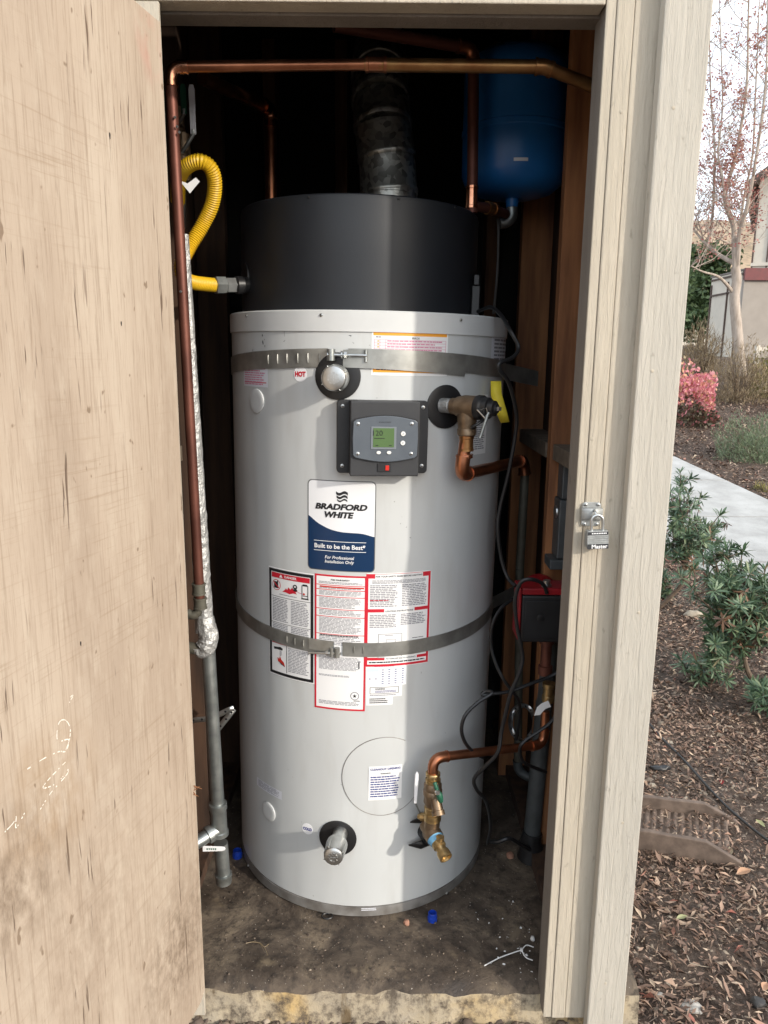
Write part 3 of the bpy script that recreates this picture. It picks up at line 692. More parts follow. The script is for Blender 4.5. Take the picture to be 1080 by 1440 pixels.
def disc_on(name, px, py, rs, rz, d0, d1, mat, parent=heater, rim=None, n=36):
    s, z = cyl_hit(px, py); mb = MB(); vs_ = []
    prof = [(1, d0), (1, d1*.75+d0*.25), (.94, d1), (.6, d1), (.02, d1)] if rim is None else rim
    for rr, d in prof:
        for k in range(n):
            a = 2*math.pi*k/n; vs_.append(Q(s+rs*rr*math.cos(a), z+rz*rr*math.sin(a), d))
    m = len(prof); mb.add(vs_, [(i*n+k, i*n+(k+1) % n, (i+1)*n+(k+1) % n, (i+1)*n+k) for i in range(m-1) for k in range(n)], 0, True)
    mb.f.append([(m-1)*n+k for k in range(n)]); mb.mi.append(0); mb.sm.append(False)
    return mb.build(name, mat, parent, local=True)
disc_on('access_plug', 361, 564, .029, .029, 0, .0035, 'tankring'); disc_on('access_plug', 378, 1141, .026, .026, 0, .0035, 'tankring')
disc_on('cleanout_cover', 540, 1092, .104, .106, 0, .0016, 'tank')
s_, z_ = cyl_hit(540, 1092)
mb = MB(); arc = [Q(s_+.1045*math.cos(a), z_+.1065*math.sin(a), .0006) for a in np.linspace(R_(60), R_(330), 60)]
mb.tube([HW @ p for p in arc], .0011, 6); mb.build('cover_seam', 'basering', heater)
# pipe nipples with escutcheons
disc_on('escutcheon', 475, 529, .052, .052, 0, .004, 'black')
disc_on('escutcheon', 626, 572, .050, .050, 0, .004, 'black')
disc_on('escutcheon', 475, 1178, .048, .048, 0, .004, 'black')
def capped_nipple(px, py, L, r):
    s, z = cyl_hit(px, py); f = wframe(qframe(s, z))
    c = f[3]
    cap = MB().lathe(f[0], c, [(0.0, r*.72), (L*.45, r*.72), (L*.46, r*1.02), (L*.55, r*1.05), (L*.66, r*1.0), (L*.9, r*.98), (L*.97, r*.9), (L, r*.72), (L*1.005, r*.2)], 28)
    for k in range(4):
        a = k*math.pi/2+.5; d = f[1]*math.cos(a)+f[2]*math.sin(a); t_ = f[1]*-math.sin(a)+f[2]*math.cos(a)
        cap.box((-.0012, r*.9, L*.56), (.0012, r*1.06, L*.94), 0, (f[0], t_, d, c))
    o = cap.build('pipe_cap', 'zinc', heater, .0006)
    mb = MB()
    for k in range(9):
        a = 2*math.pi*k/9; p = f[0]+c*(L*1.004)+(f[1]*math.cos(a)+f[2]*math.sin(a))*r*.42
        mb.box((-.0024, -.0012, 0), (.0024, .0012, .0009), 0, (p, f[1]*-math.sin(a)+f[2]*math.cos(a), f[1]*math.cos(a)+f[2]*math.sin(a), c))
    mb.box((-.006, -.001, 0), (.006, .001, .0009), 0, (f[0]+c*L*1.004, f[1], f[2], c)); mb.box((-.001, -.006, 0), (.001, .006, .0008), 0, (f[0]+c*L*1.004, f[1], f[2], c))
    mb.build('cast_marking', 'zinc', o)
capped_nipple(477, 531, .060, .0285); capped_nipple(479, 1170, .100, .0255)

# ---- charcoal shroud on top
SC = Vector((-.028, 0, 0)); SR = .304; Z0, Z1 = 1.523, 1.772
mb = MB(); n = 96; prof = [(Z0, SR), (Z0+.12, SR), (Z1-.012, SR), (Z1-.003, SR-.002), (Z1, SR-.006), (Z1-.012, SR-.008), (Z1-.013, 0.09)]
mb.lathe(SC, Z_, prof, n)
shroud = mb.build('shroud', 'shroud', heater, local=True)
def SQ(a, z, off=0): return SC + Vector(((SR+off)*math.sin(a), -(SR+off)*math.cos(a), z))
for k in range(7):      # louvre slots on the left flank
    a = R_(-70); z = Z0+.185-k*.0135; mb = MB(); L = .034+.004*k
    vs_ = [SQ(a+t*L/SR, z+dz, .0012) for t in (-.5, 0, .5) for dz in (-.0035, .0035)]
    mb.add([HW @ p for p in vs_], [(0, 1, 3, 2), (2, 3, 5, 4)]); mb.build('vent_slot', 'ink', shroud)
a0 = R_(-66); mb = MB(); c = SQ(a0, 1.605, .001)
ex = Vector((math.cos(a0), math.sin(a0), 0)); er = Vector((math.sin(a0), -math.cos(a0), 0))
mb.prism([(.036*math.cos(t), .036*math.sin(t)) for t in np.linspace(0, 2*math.pi, 28)[:-1]], wframe((c, ex, Z_, er)), -.012, .0012); mb.build('gas_inlet_hole', 'ink', shroud)
screws_top = [R_(a) for a in (-20, 18, 48)]
for a in screws_top:
    p = HW @ SQ(a, Z1-.008, 0); screw(shroud, p, HW.to_3x3() @ Vector((math.sin(a), -math.cos(a), 0)), .0025, 'black')
mb = MB().lathe((SC.x+.064, .03, 0), Z_, [(Z1-.014, .092), (Z1+.02, .092), (Z1+.022, .078), (Z1+.03, .078)], 40); mb.build('flue_collar', 'galv', heater, local=True)
# connector block behind shroud's right edge
mb = MB().box((.255, -.12, 1.522), (.275, -.09, 1.60)); mb.box((.258, -.125, 1.60), (.272, -.10, 1.625)); mb.build('wiring_block', 'black', heater, .002, local=True)

# ---- control box
s, z = cyl_hit(537, 614); qf = qframe(s, z); cf = wframe(qf)
CB = (cf[0], cf[1], cf[2], cf[3])
def cbp(px, py, d):   # picture -> control box frame at distance d
    h = hit(px, py, CB[0]+CB[3]*d, CB[3]); v = h-CB[0]; return v.dot(CB[1]), v.dot(CB[2])
a0 = cbp(474, 562, .012); a1 = cbp(600, 668, .012)
def rrect(x0, y0, x1, y1, r, n=5):
    out = []
    for cx_, cy_, st in ((x1-r, y0+r, -90), (x1-r, y1-r, 0), (x0+r, y1-r, 90), (x0+r, y0+r, 180)):
        for k in range(n+1):
            a = R_(st+90*k/n); out.append((cx_+r*math.cos(a), cy_+r*math.sin(a)))
    return out
mb = MB().prism(rrect(a0[0], a1[1]+.004, a1[0], a0[1], .009), CB, -.008, .012)
cbx = mb.build('control_box', 'black', heater, .0012)
b0 = cbp(493, 564, .05); b1 = cbp(588, 670, .05)
mb = MB().prism([(b0[0], b1[1]), (b1[0], b1[1]), (b1[0], b0[1]), (b0[0], b0[1])], CB, .0125, .05); mb.build('case', 'boxgrey', cbx, .0025)
for p in ((482, 571), (595, 573), (481, 655), (593, 655)):
    x, y = cbp(*p, .012); screw(cbx, CB[0]+CB[1]*x+CB[2]*y+CB[3]*.012, CB[3], .0034)
c0 = cbp(497, 590, .054); c1 = cbp(586, 644, .054)
def barrel(x0, y0, x1, y1, bulge, n=10, cr=.006):
    out = []
    for k in range(n+1): t = k/n; out.append((x0+cr+(x1-x0-2*cr)*t, y0-bulge*math.sin(math.pi*t)))
    out += [(x1, y0+cr*.8), (x1+.0015, (y0+y1)/2), (x1, y1-cr*.8)]
    for k in range(n+1): t = k/n; out.append((x1-cr-(x1-x0-2*cr)*t, y1+bulge*math.sin(math.pi*t)))
    out += [(x0, y1-cr*.8), (x0-.0015, (y0+y1)/2), (x0, y0+cr*.8)]
    return out
mb = MB().prism(barrel(c0[0]-.002, c1[1]-.002, c1[0]+.002, c0[1]+.002, .009), CB, .0502, .0535); mb.build('bezel_gasket', 'ink', cbx)
mb = MB().prism(barrel(c0[0], c1[1], c1[0], c0[1], .009), CB, .0502, .057); bez = mb.build('bezel', 'bezel', cbx, .0012)
def cbox(name, p0, p1, d0, d1, mat, bev=0, parent=None):
    q0 = cbp(*p0, d1); q1 = cbp(*p1, d1); return MB().prism([(q0[0], q1[1]), (q1[0], q1[1]), (q1[0], q0[1]), (q0[0], q0[1])], CB, d0, d1).build(name, mat, parent or cbx, bev)
cbox('screen_frame', (522, 600), (557, 632), .0565, .0585, 'lcdframe', .0006)
scr = cbox('screen', (525, 602), (554, 629), .058, .0592, 'lcd')
mb = MB(); x, y = cbp(531.5, 609, .0595); text_on(mb, '120', CB, x, y, h=.0115, mat=0, off=.0597, bold=.0)
q0 = cbp(526, 616, .0597); q1 = cbp(541, 617, .0597); mb.box((q0[0], q1[1], .0593), (q1[0], q0[1], .0596), 0, CB)
for a, b_ in ((528, 532), (547, 551)):
    q0 = cbp(a, 626, .0597); q1 = cbp(b_, 627.2, .0597); mb.box((q0[0], q1[1], .0593), (q1[0], q0[1], .0596), 0, CB)
mb.build('readout', 'lcdink', scr)
mb = MB(); x, y = cbp(541.5, 593.8, .057); text_on(mb, 'ICON SYSTEM', CB, x, y, w=.026, mat=0, off=.0574, shear=.2); mb.build('lettering', 'ink', bez)
for px, py, rr in ((567, 610, .0052), (566.5, 623, .0052), (532.5, 636.5, .0050), (547, 636.5, .0050)):
    x, y = cbp(px, py, .058); mb = MB(); k2 = 1 if py < 630 else .72
    mb.prism([(x+rr*math.cos(t), y+rr*k2*math.sin(t)) for t in np.linspace(0, 2*math.pi, 20)[:-1]], CB, .0565, .0592)
    bt = mb.build('button', 'button', bez, .0006)
    if py < 630:
        sg = 1 if py < 615 else -1
        MB().prism([(x-.0022, y-.0012*sg), (x+.0022, y-.0012*sg), (x, y+.0016*sg)] if sg > 0 else [(x-.0022, y+.0012), (x, y-.0016), (x+.0022, y+.0012)], CB, .0591, .0595).build('arrow_mark', 'greyink', bt)
for px, py in ((503.5, 596), (579, 596), (503, 638), (578, 638)):
    x, y = cbp(px, py, .057); screw(bez, CB[0]+CB[1]*x+CB[2]*y+CB[3]*.0568, CB[3], .0033)
sw = cbox('rocker_switch', (531, 652), (549.5, 663.5), .0495, .0525, 'ink', .0006)
q0 = cbp(542, 654.5, .053); q1 = cbp(547, 661.5, .053)
MB().prism([(q0[0], q1[1]), (q1[0], q1[1]), (q1[0], q0[1]), (q0[0], q0[1])], CB, .0522, .0545).build('rocker_lens', 'redlens', sw, .0005)

# ---- stickers printed flat on the jacket
class Sticker:
    def __init__(s, name, c0, c1, base='white', lift=.0005, corner=.0, zskew=0.0):
        (s.s0, s.z1), (s.s1, s.z0) = cyl_hit(*c0), cyl_hit(*c1)
        s.lift = lift; s.w = s.s1-s.s0; s.h = s.z1-s.z0
        s.mats = []; s.mb = MB(); s.obj = None
        s.base = s.strip(name, base, corner)
    def strip(s, name, mat, corner):
        mb = MB(); n = max(6, int(s.w/.012)); xs = np.linspace(0, 1, n+1)
        if corner:
            c = corner/s.w; xs = np.array(sorted(set(list(xs)+[c*(1-math.cos(a)) for a in np.linspace(0, math.pi/2, 6)]+[1-c*(1-math.cos(a)) for a in np.linspace(0, math.pi/2, 6)])))
        vs_ = []
        for x in xs:
            dz = 0.0
            if corner:
                dx = min(x, 1-x)*s.w
                if dx < corner: dz = corner-math.sqrt(max(0, corner**2-(corner-dx)**2))
            vs_ += [Q(s.s0+x*s.w, s.z0+dz, s.lift), Q(s.s0+x*s.w, s.z1-dz, s.lift)]
        m = len(xs); mb.add(vs_, [(2*i, 2*i+2, 2*i+3, 2*i+1) for i in range(m-1)], 0, True)
        return mb.build(name, mat, heater, local=True)
    def mi(s, mat):
        if mat not in s.mats: s.mats.append(mat)
        return s.mats.index(mat)
    def q(s, fx, fy, l): return Q(s.s0+fx*s.w, s.z1-fy*s.h, s.lift+l)
    def rect(s, x0, y0, x1, y1, mat, l=.0003):
        n = max(1, int((x1-x0)*s.w/.014)); vs_ = []
        for k in range(n+1):
            x = x0+(x1-x0)*k/n; vs_ += [s.q(x, y1, l), s.q(x, y0, l)]
        s.mb.add(vs_, [(2*i, 2*i+2, 2*i+3, 2*i+1) for i in range(n)], s.mi(mat))
    def poly(s, pts, mat, l=.0005): s.mb.add([s.q(x, y, l) for x, y in pts], [list(range(len(pts)))], s.mi(mat))
    def text(s, body, cx, cy, w=None, h=None, mat='ink', bold=0.0, shear=0.0, l=.0006):
        v, f, sz = text2d(body, bold, shear)
        kx = w*s.w/sz[0] if w else None; ky = h*s.h/sz[1] if h else None
        kx = kx or ky; ky = ky or kx
        s.mb.add([s.q(cx+(p[0]-sz[0]/2)*kx/s.w, cy-(p[1]-sz[1]/2)*ky/s.h, l) for p in v], f, s.mi(mat))
    def lines(s, x0, y0, x1, y1, n, mat='greyink', fill=.55, l=.0004, ragged=.25, wl=(.02, .07)):
        p = (y1-y0)/n
        for i in range(n):
            y = y0+p*i; x = x0; end = x1-(x1-x0)*ragged*random.random()*random.random()
            while x < end-.01:
                w = min(random.uniform(*wl), end-x); s.rect(x, y, x+w*.86, y+p*fill, mat, l); x += w
    def frame(s, x0, y0, x1, y1, t, mat, l=.0005):
        a = t; b = t*s.w/s.h
        s.rect(x0, y0, x1, y0+b, mat, l); s.rect(x0, y1-b, x1, y1, mat, l); s.rect(x0, y0+b, x0+a, y1-b, mat, l); s.rect(x1-a, y0+b, x1, y1-b, mat, l)
    def done(s, name='print'):
        if s.mb.v: s.mb.build(name, s.mats, s.base, local=True)
# error code chart
k = Sticker('code_chart_label', (523, 457), (628, 529), 'white')
k.rect(.02, .03, .98, .20, 'orange'); k.text('ICON SYSTEM  INTEGRATED CONTROL ERROR CODES', .5, .10, w=.72, mat='ink', bold=.015)
k.lines(.05, .22, .12, .26, 1, 'greyink'); k.text('ERROR', .55, .245, w=.10, mat='ink')
for i in range(9):
    y = .28+i*.058; k.rect(.03, y, .97, y+.006, 'magenta'); k.lines(.19, y+.015, .93, y+.048, 1, 'magenta', .7, ragged=.6)
    k.rect(.07, y+.02, .09, y+.045, 'orange')
for x in (.03, .10, .17, .965): k.rect(x, .28, x+.005, .80, 'magenta')
k.rect(.02, .84, .98, .94, 'orange'); k.lines(.06, .87, .9, .91, 1, 'ink'); k.done()
k = Sticker('warning_label', (343, 512), (377, 545), 'palegrey'); k.lines(.06, .05, .94, .95, 9, 'magenta', .5, wl=(.05, .16)); k.rect(.05, .78, .95, .82, 'red'); k.done()
k = Sticker('warning_label', (652, 556), (682, 637), 'white'); k.lines(.3, .03, .7, .07, 1, 'greyink'); k.lines(.1, .09, .9, .28, 3, 'magenta', .7, wl=(.06, .12)); k.lines(.08, .32, .92, .93, 17, 'greyink', .5, wl=(.05, .15)); k.done()
k = Sticker('rating_label', (692, 463), (710, 511), 'palegrey'); k.lines(.1, .05, .9, .95, 8, 'greyink', .5, wl=(.1, .3)); k.done()
def round_label(px, py, r, txt, mat):
    o = disc_on('round_label', px, py, r, r, 0, .0006, 'offwhite', rim=[(1, .0003), (1, .0006), (.02, .0006)])
    s, z = cyl_hit(px, py); mb = MB(); v, f, sz = text2d(txt, .06, 0); kx = r*1.62/sz[0]
    mb.add([Q(s+(p[0]-sz[0]/2)*kx, z+(p[1]-sz[1]/2)*kx*1.15, .0011) for p in v], f); mb.build('lettering', mat, o, local=True)
round_label(422.5, 526, .0172, 'HOT', 'red'); round_label(432.5, 1165.5, .0155, 'COLD', 'blueink')
# brand plate
k = Sticker('brand_label', (433, 673), (527, 805), 'greyline', .0005, .011); k.base['label'] = 'white and navy brand plate with rounded corners'
def inset(k, name, mat, m, corner, zf_top, lift):
    s0, s1 = k.s0+m, k.s1-m; w = s1-s0; n = 24; vs_ = []
    xs = sorted(set(list(np.linspace(0, 1, n+1))+[corner/w*(1-math.cos(a)) for a in np.linspace(0, math.pi/2, 5)]+[1-corner/w*(1-math.cos(a)) for a in np.linspace(0, math.pi/2, 5)]))
    for x in xs:
        dx = min(x, 1-x)*w; dz = corner-math.sqrt(max(0, corner**2-(corner-dx)**2)) if dx < corner else 0
        top = k.z1-m-dz if zf_top is None else k.z1-zf_top(x)*k.h
        vs_ += [Q(s0+x*w, k.z0+m+dz, lift), Q(s0+x*w, top, lift)]
    return MB().add(vs_, [(2*i, 2*i+2, 2*i+3, 2*i+1) for i in range(len(xs)-1)], 0, True).build(name, mat, k.base, local=True)
wave = lambda x: float(np.interp(x, [0, .12, .33, .5, .62, .8, .92, 1], [.385, .465, .535, .560, .563, .566, .585, .61]))
wv = lambda x: sum(wave(min(1, max(0, x+d))) for d in (-.06, -.03, 0, .03, .06))/5
inset(k, 'white_field', 'brandwhite', .0022, .0095, None, .0009); inset(k, 'navy_field', 'navy', .0022, .0095, wv, .0013)
for i, (y, hgt) in enumerate(((.115, .030), (.157, .026), (.197, .024))):   # waving flag mark
    for x0, x1 in ((.43+.008*i, .60-.004*i),):
        pts = [(x0+(x1-x0)*t, y+.014*math.sin(2*math.pi*t)+.012*t) for t in np.linspace(0, 1, 10)]
        top = pts; bot = [(x, yy+hgt*(1 if i < 2 else .75)) for x, yy in reversed(pts)]
        k.poly(top+bot, 'ink', .0012)
k.text('BRADFORD', .50, .285, w=.76, h=.068, mat='ink', bold=.05, shear=.22, l=.0013); k.text('WHITE', .475, .372, w=.43, h=.068, mat='ink', bold=.05, shear=.22, l=.0013)
k.rect(.10, .665, .87, .671, 'white', .0012); k.rect(.10, .772, .87, .778, 'white', .0012)
k.text('Built to be the Best*', .485, .722, w=.75, mat='white', bold=.022, l=.0013)
k.text('For Professional', .485, .845, w=.43, mat='white', bold=.012, shear=.2, l=.0013); k.text('Installation Only', .485, .898, w=.43, mat='white', bold=.012, shear=.2, l=.0013)
k.done('lettering')
# danger sheet
k = Sticker('danger_label', (378, 795), (442, 962), 'white'); k.base['label'] = 'white danger sheet with thick black border'
k.frame(.015, .012, .985, .990, .055, 'ink'); k.rect(.085, .045, .915, .090, 'red', .0005); k.text('DANGER', .52, .068, w=.26, h=.022, mat='white', bold=.03, l=.0008)
k.poly([(.27, .082), (.35, .082), (.31, .052)], 'white', .0008)
ang = np.linspace(0, 2*math.pi, 22)[:-1]; ay = k.w/k.h
k.poly([(.20+.10*math.cos(a), .155+.10*ay*math.sin(a)) for a in ang], 'red', .0005); k.poly([(.20+.088*math.cos(a), .155+.088*ay*math.sin(a)) for a in ang], 'white', .0007)
k.rect(.145, .125, .245, .185, 'ink', .0009); k.poly([(.13, .135), (.145, .128), (.27, .175), (.255, .182)], 'red', .0011); k.poly([(.21, .125), (.235, .108), (.245, .125)], 'ink', .0009)
k.poly([(.34, .205), (.40, .185), (.42, .168), (.45, .182), (.48, .155), (.52, .175), (.56, .150), (.59, .172), (.66, .178), (.63, .190), (.66, .205), (.58, .202), (.50, .215), (.42, .205)], 'red', .0006)
k.poly([(.62+.045*math.cos(a), .142+.045*ay*math.sin(a)) for a in ang], 'ink', .0008); k.poly([(.62+.018*math.cos(a), .139+.018*ay*math.sin(a)) for a in ang], 'white', .001); k.poly([(.57, .165), (.66, .160), (.67, .178), (.60, .182)], 'ink', .0008)
k.frame(.755, .115, .885, .235, .014, 'ink', .0006); k.rect(.775, .105, .865, .117, 'ink', .0006); k.rect(.745, .232, .895, .240, 'ink', .0006); k.rect(.78, .205, .87, .211, 'ink', .0006)
k.poly([(.66, .18), (.76, .19), (.76, .196), (.67, .186)], 'magenta', .0006); k.poly([(.80+.02*math.cos(a), .192+.02*ay*math.sin(a)) for a in ang], 'redlens', .0006)
k.lines(.27, .230, .66, .242, 1, 'greyink')
for y in (.258, .500, .640): k.rect(.075, y, .925, y+.004, 'ink')
k.lines(.10, .275, .47, .490, 15, 'greyink', .5, wl=(.04, .12)); k.lines(.53, .275, .90, .490, 15, 'greyink', .5, wl=(.04, .12)); k.lines(.10, .512, .47, .63, 8); k.lines(.53, .512, .90, .63, 8)
k.rect(.075, .690, .925, .698, 'red'); k.rect(.42, .70, .432, .955, 'ink'); k.lines(.46, .715, .90, .94, 16, 'greyink', .5, wl=(.04, .12))
k.poly([(.12, .735), (.22, .730), (.28, .722), (.34, .735), (.33, .752), (.2, .752), (.13, .758)], 'ink'); k.poly([(.22, .86), (.21, .825), (.25, .84), (.27, .81), (.30, .84), (.36, .86), (.39, .90), (.30, .885)], 'redlens')
k.poly([(.25, .86), (.37, .892), (.39, .902), (.29, .885)], 'ink', .0007); k.lines(.26, .76, .32, .81, 5, 'greyink'); k.done()
# safety sheet
k = Sticker('safety_label', (443, 806), (513, 1000), 'white', .0006); k.base['label'] = 'long white safety sheet with thin red border'
k.frame(0, 0, 1, 1, .035, 'red', .0004); k.text('FOR YOUR SAFETY', .5, .035, w=.36, mat='ink', bold=.03)
k.lines(.08, .050, .93, .068, 2, 'greyink', .5)
for y in (.072, .105, .155, .245, .300, .430): k.rect(.035, y, .965, y+.005, 'red')
k.rect(.10, .082, .95, .092, 'redlens', .0005)
for y0, y1, n in ((.094, .104, 1), (.115, .15, 4), (.165, .24, 8), (.255, .295, 4), (.310, .425, 12), (.448, .515, 6), (.60, .70, 11), (.935, .965, 3)):
    k.lines(.09, y0, .92, y1, n, 'greyink', .5, wl=(.04, .13))
k.lines(.10, .437, .94, .447, 1, 'ink', .8); k.rect(.86, .625, .885, .68, 'ink'); k.lines(.09, .735, .7, .75, 2)
k.poly([(.80+.085*math.cos(a), .885+.085*k.w/k.h*math.sin(a)) for a in ang], 'greyink', .0005); k.poly([(.80+.07*math.cos(a), .885+.07*k.w/k.h*math.sin(a)) for a in ang], 'white', .0007)
k.poly([(.80+(.045 if i % 2 == 0 else .018)*math.cos(i*math.pi/5-math.pi/2), .885+(.045 if i % 2 == 0 else .018)*k.w/k.h*math.sin(i*math.pi/5-math.pi/2)) for i in range(10)], 'ink', .0009)
k.rect(.78, .92, .90, .925, 'ink', .0007); k.done()
# lighting sheet
k = Sticker('lighting_label', (514, 806), (602, 931), 'white', .0006, .006); k.base['label'] = 'white lighting instruction sheet with thick red border'
k.frame(.01, .008, .99, .992, .035, 'red', .0004); k.rect(.045, .375, .955, .41, 'red'); k.rect(.045, .022, .14, .055, 'red'); k.rect(.86, .022, .955, .055, 'red')
k.rect(.14, .012, .86, .055, 'white', .0006); k.text('FOR YOUR SAFETY READ BEFORE LIGHTING', .50, .035, w=.70, mat='ink', bold=.02, l=.0009)
k.rect(.28, .375, .74, .425, 'white', .0006); k.text('LIGHTING INSTRUCTIONS', .51, .400, w=.42, mat='ink', bold=.02, l=.0009)
k.lines(.10, .075, .93, .115, 3); k.lines(.07, .125, .48, .36, 13, wl=(.03, .09)); k.lines(.54, .125, .93, .36, 13, wl=(.03, .09)); k.lines(.07, .28, .42, .296, 1, 'red')
k.lines(.07, .435, .47, .58, 8, wl=(.03, .09)); k.lines(.53, .435, .93, .56, 7, wl=(.03, .09))
k.frame(.20, .64, .56, .90, .008, 'greyink'); k.frame(.32, .70, .46, .86, .006, 'greyink'); k.rect(.30, .655, .42, .662, 'greyink')
for y in (.70, .73): k.lines(.72, y, .90, y+.012, 1, 'ink')
k.rect(.045, .895, .955, .925, 'red'); k.rect(.30, .89, .80, .93, 'white', .0006); k.text('TO TURN OFF GAS TO APPLIANCE', .55, .91, w=.46, mat='ink', bold=.02, l=.0009)
k.lines(.07, .94, .93, .965, 1, 'ink'); k.done()
k = Sticker('clearance_table', (515, 936), (571, 962), 'white', .0005); k.lines(.2, .03, .72, .10, 1, 'magenta')
k.rect(.03, .15, .30, .30, 'bluetint'); 
for i in range(7): k.rect(.32, .17+i*.115, .98, .18+i*.115, 'bluetint')
for x in (.03, .16, .31, .48, .63, .80, .98): k.rect(x-.005, .15, x+.005, .96, 'bluetint')
for i in range(7):
    for x in (.38, .54, .70, .88): k.rect(x, .20+i*.11, x+.05, .235+i*.11, 'blueink')
k.rect(.07, .62, .11, .66, 'blueink'); k.rect(.22, .62, .26, .66, 'blueink'); k.done()
k = Sticker('warning_label', (515, 964), (565, 978), 'white', .0005); k.frame(.10, .15, .90, .72, .012, 'ink'); k.text('WARNING', .38, .30, w=.28, mat='ink', bold=.03); k.lines(.25, .45, .86, .65, 2, 'blueink', .5); k.lines(.10, .8, .9, .92, 1); k.done()
k = Sticker('serial_label', (515, 980), (552, 990.5), 'white', .0005); k.lines(.12, .18, .85, .85, 3, 'ink', .5); k.done()
k = Sticker('cleanout_label', (518.5, 1077.5), (564, 1121), 'white', .0021); k.text('CLEANOUT OPENING', .5, .09, w=.9, mat='blueink', bold=.03); k.text('WARNING', .5, .22, w=.30, mat='ink', bold=.02); k.lines(.06, .30, .94, .94, 9, 'blueink', .5, wl=(.04, .14)); k.done()
k = Sticker('rating_label', (361.5, 1092), (396.5, 1125), 'palegrey', .0005); k.lines(.08, .1, .92, .9, 7, 'greyink', .45, wl=(.08, .3)); k.done()
k = Sticker('maker_plate', (506, 1276), (533, 1280.5), 'plate', .0006); k.lines(.08, .15, .9, .9, 2, 'palegrey', .6); k.done()
# scuffs and glue drips on the jacket
mb = MB()
for px, py, w, h in ((369, 472, 2, 3), (371, 480, 2.5, 4), (373, 488, 1.5, 3), (355.5, 493, 2, 2.5), (400, 479, 1.5, 1), (400, 462, .7, 7), (493, 472, 2, 1.5), (497, 482, 1.2, 1), (520, 486, 1, 1), (564, 736, 1.2, 1), (571, 741, 1.3, .8), (577, 756, 1, 1.2), (481, 1103, 1.6, 1.2), (530, 560, 1, .5)):
    s, z = cyl_hit(px, py); k = 1/600
    for q_ in range(3):
        ds, dz = random.uniform(-1, 1)*w*k, random.uniform(-1, 1)*h*k; r = random.uniform(.4, 1)
        mb.add([Q(s+ds+w*k*r*.6*math.cos(a)*random.uniform(.5, 1), z+dz+h*k*r*.6*math.sin(a), .0005) for a in np.linspace(0, 2*math.pi, 8)[:-1]], [list(range(7))])
mb.build('scuff_marks', 'greyline', heater, local=True, kind='stuff')

# ---- relief valve on its escutcheon
s, z = cyl_hit(621, 570); f = wframe(qframe(s, z)); rv0 = f[0]; rdir = (f[3]*.9+f[1]*.42).normalized()
rv = MB().lathe(rv0, rdir, [(0, .017), (.022, .017), (.024, .015), (.03, .015)], 20).build('threaded_nipple', 'foil', heater)
pb = rv0+rdir*.068
mb = MB().lathe(rv0+rdir*.028, rdir, [(0, .0185), (.012, .0185), (.014, .022), (.034, .026), (.064, .026), (.066, .023)], 24)
mb.lathe(pb, (0, 0, -1), [(0, .024), (.03, .022), (.048, .020), (.050, .0215), (.062, .0215), (.064, .019)], 24)
valve = mb.build('relief_valve', 'bronze', heater)
mb = MB().lathe(rv0+rdir*.093, rdir, [(0, .027), (.004, .028), (.014, .028), (.018, .024), (.030, .0235), (.032, .018), (.044, .017), (.046, .010), (.05, .010)], 24); mb.build('valve_cap', 'black', valve)
e = rv0+rdir*.143
mb = MB().box((-.004, -.004, -.01), (.004, .004, .006), 0, (e, f[1], Z_, rdir))
p0 = P(671, 576, e.y-.004); p1 = P(687, 586, e.y-.01)
mb.tube([e, p0, P(684, 574, e.y-.006), p1, P(682, 588, e.y-.01), p0], .0016, 6)
mb.build('lever_loop', 'zinc', valve)
mb = MB().tube([P(685.5, 584, e.y-.012), P(675, 616, e.y-.014)], [.0034, .0034], 10); mb.tube([P(688, 580, e.y-.012), P(684, 586, e.y-.012)], .003, 8); mb.build('test_lever', 'galv', valve)
mb = MB().tube(smooth_path([rv0+rdir*.12-Z_*.02, P(672, 596, e.y), P(664, 601, e.y+.006), rv0+rdir*.09-Z_*.045], 4), .0035, 8); mb.build('lever_tether', 'black', valve)

def thick_band(rows):
    mb = MB(); vs_ = [v for r in rows for v in r]; m = len(rows)
    fs = [(4*i+k, 4*i+4+k, 4*i+4+(k+1) % 4, 4*i+(k+1) % 4) for i in range(m-1) for k in range(4)]+[(0, 1, 2, 3), (4*m-1, 4*m-2, 4*m-3, 4*m-4)]
    return mb.add(vs_, [tuple(reversed(f)) for f in fs], 0, True)
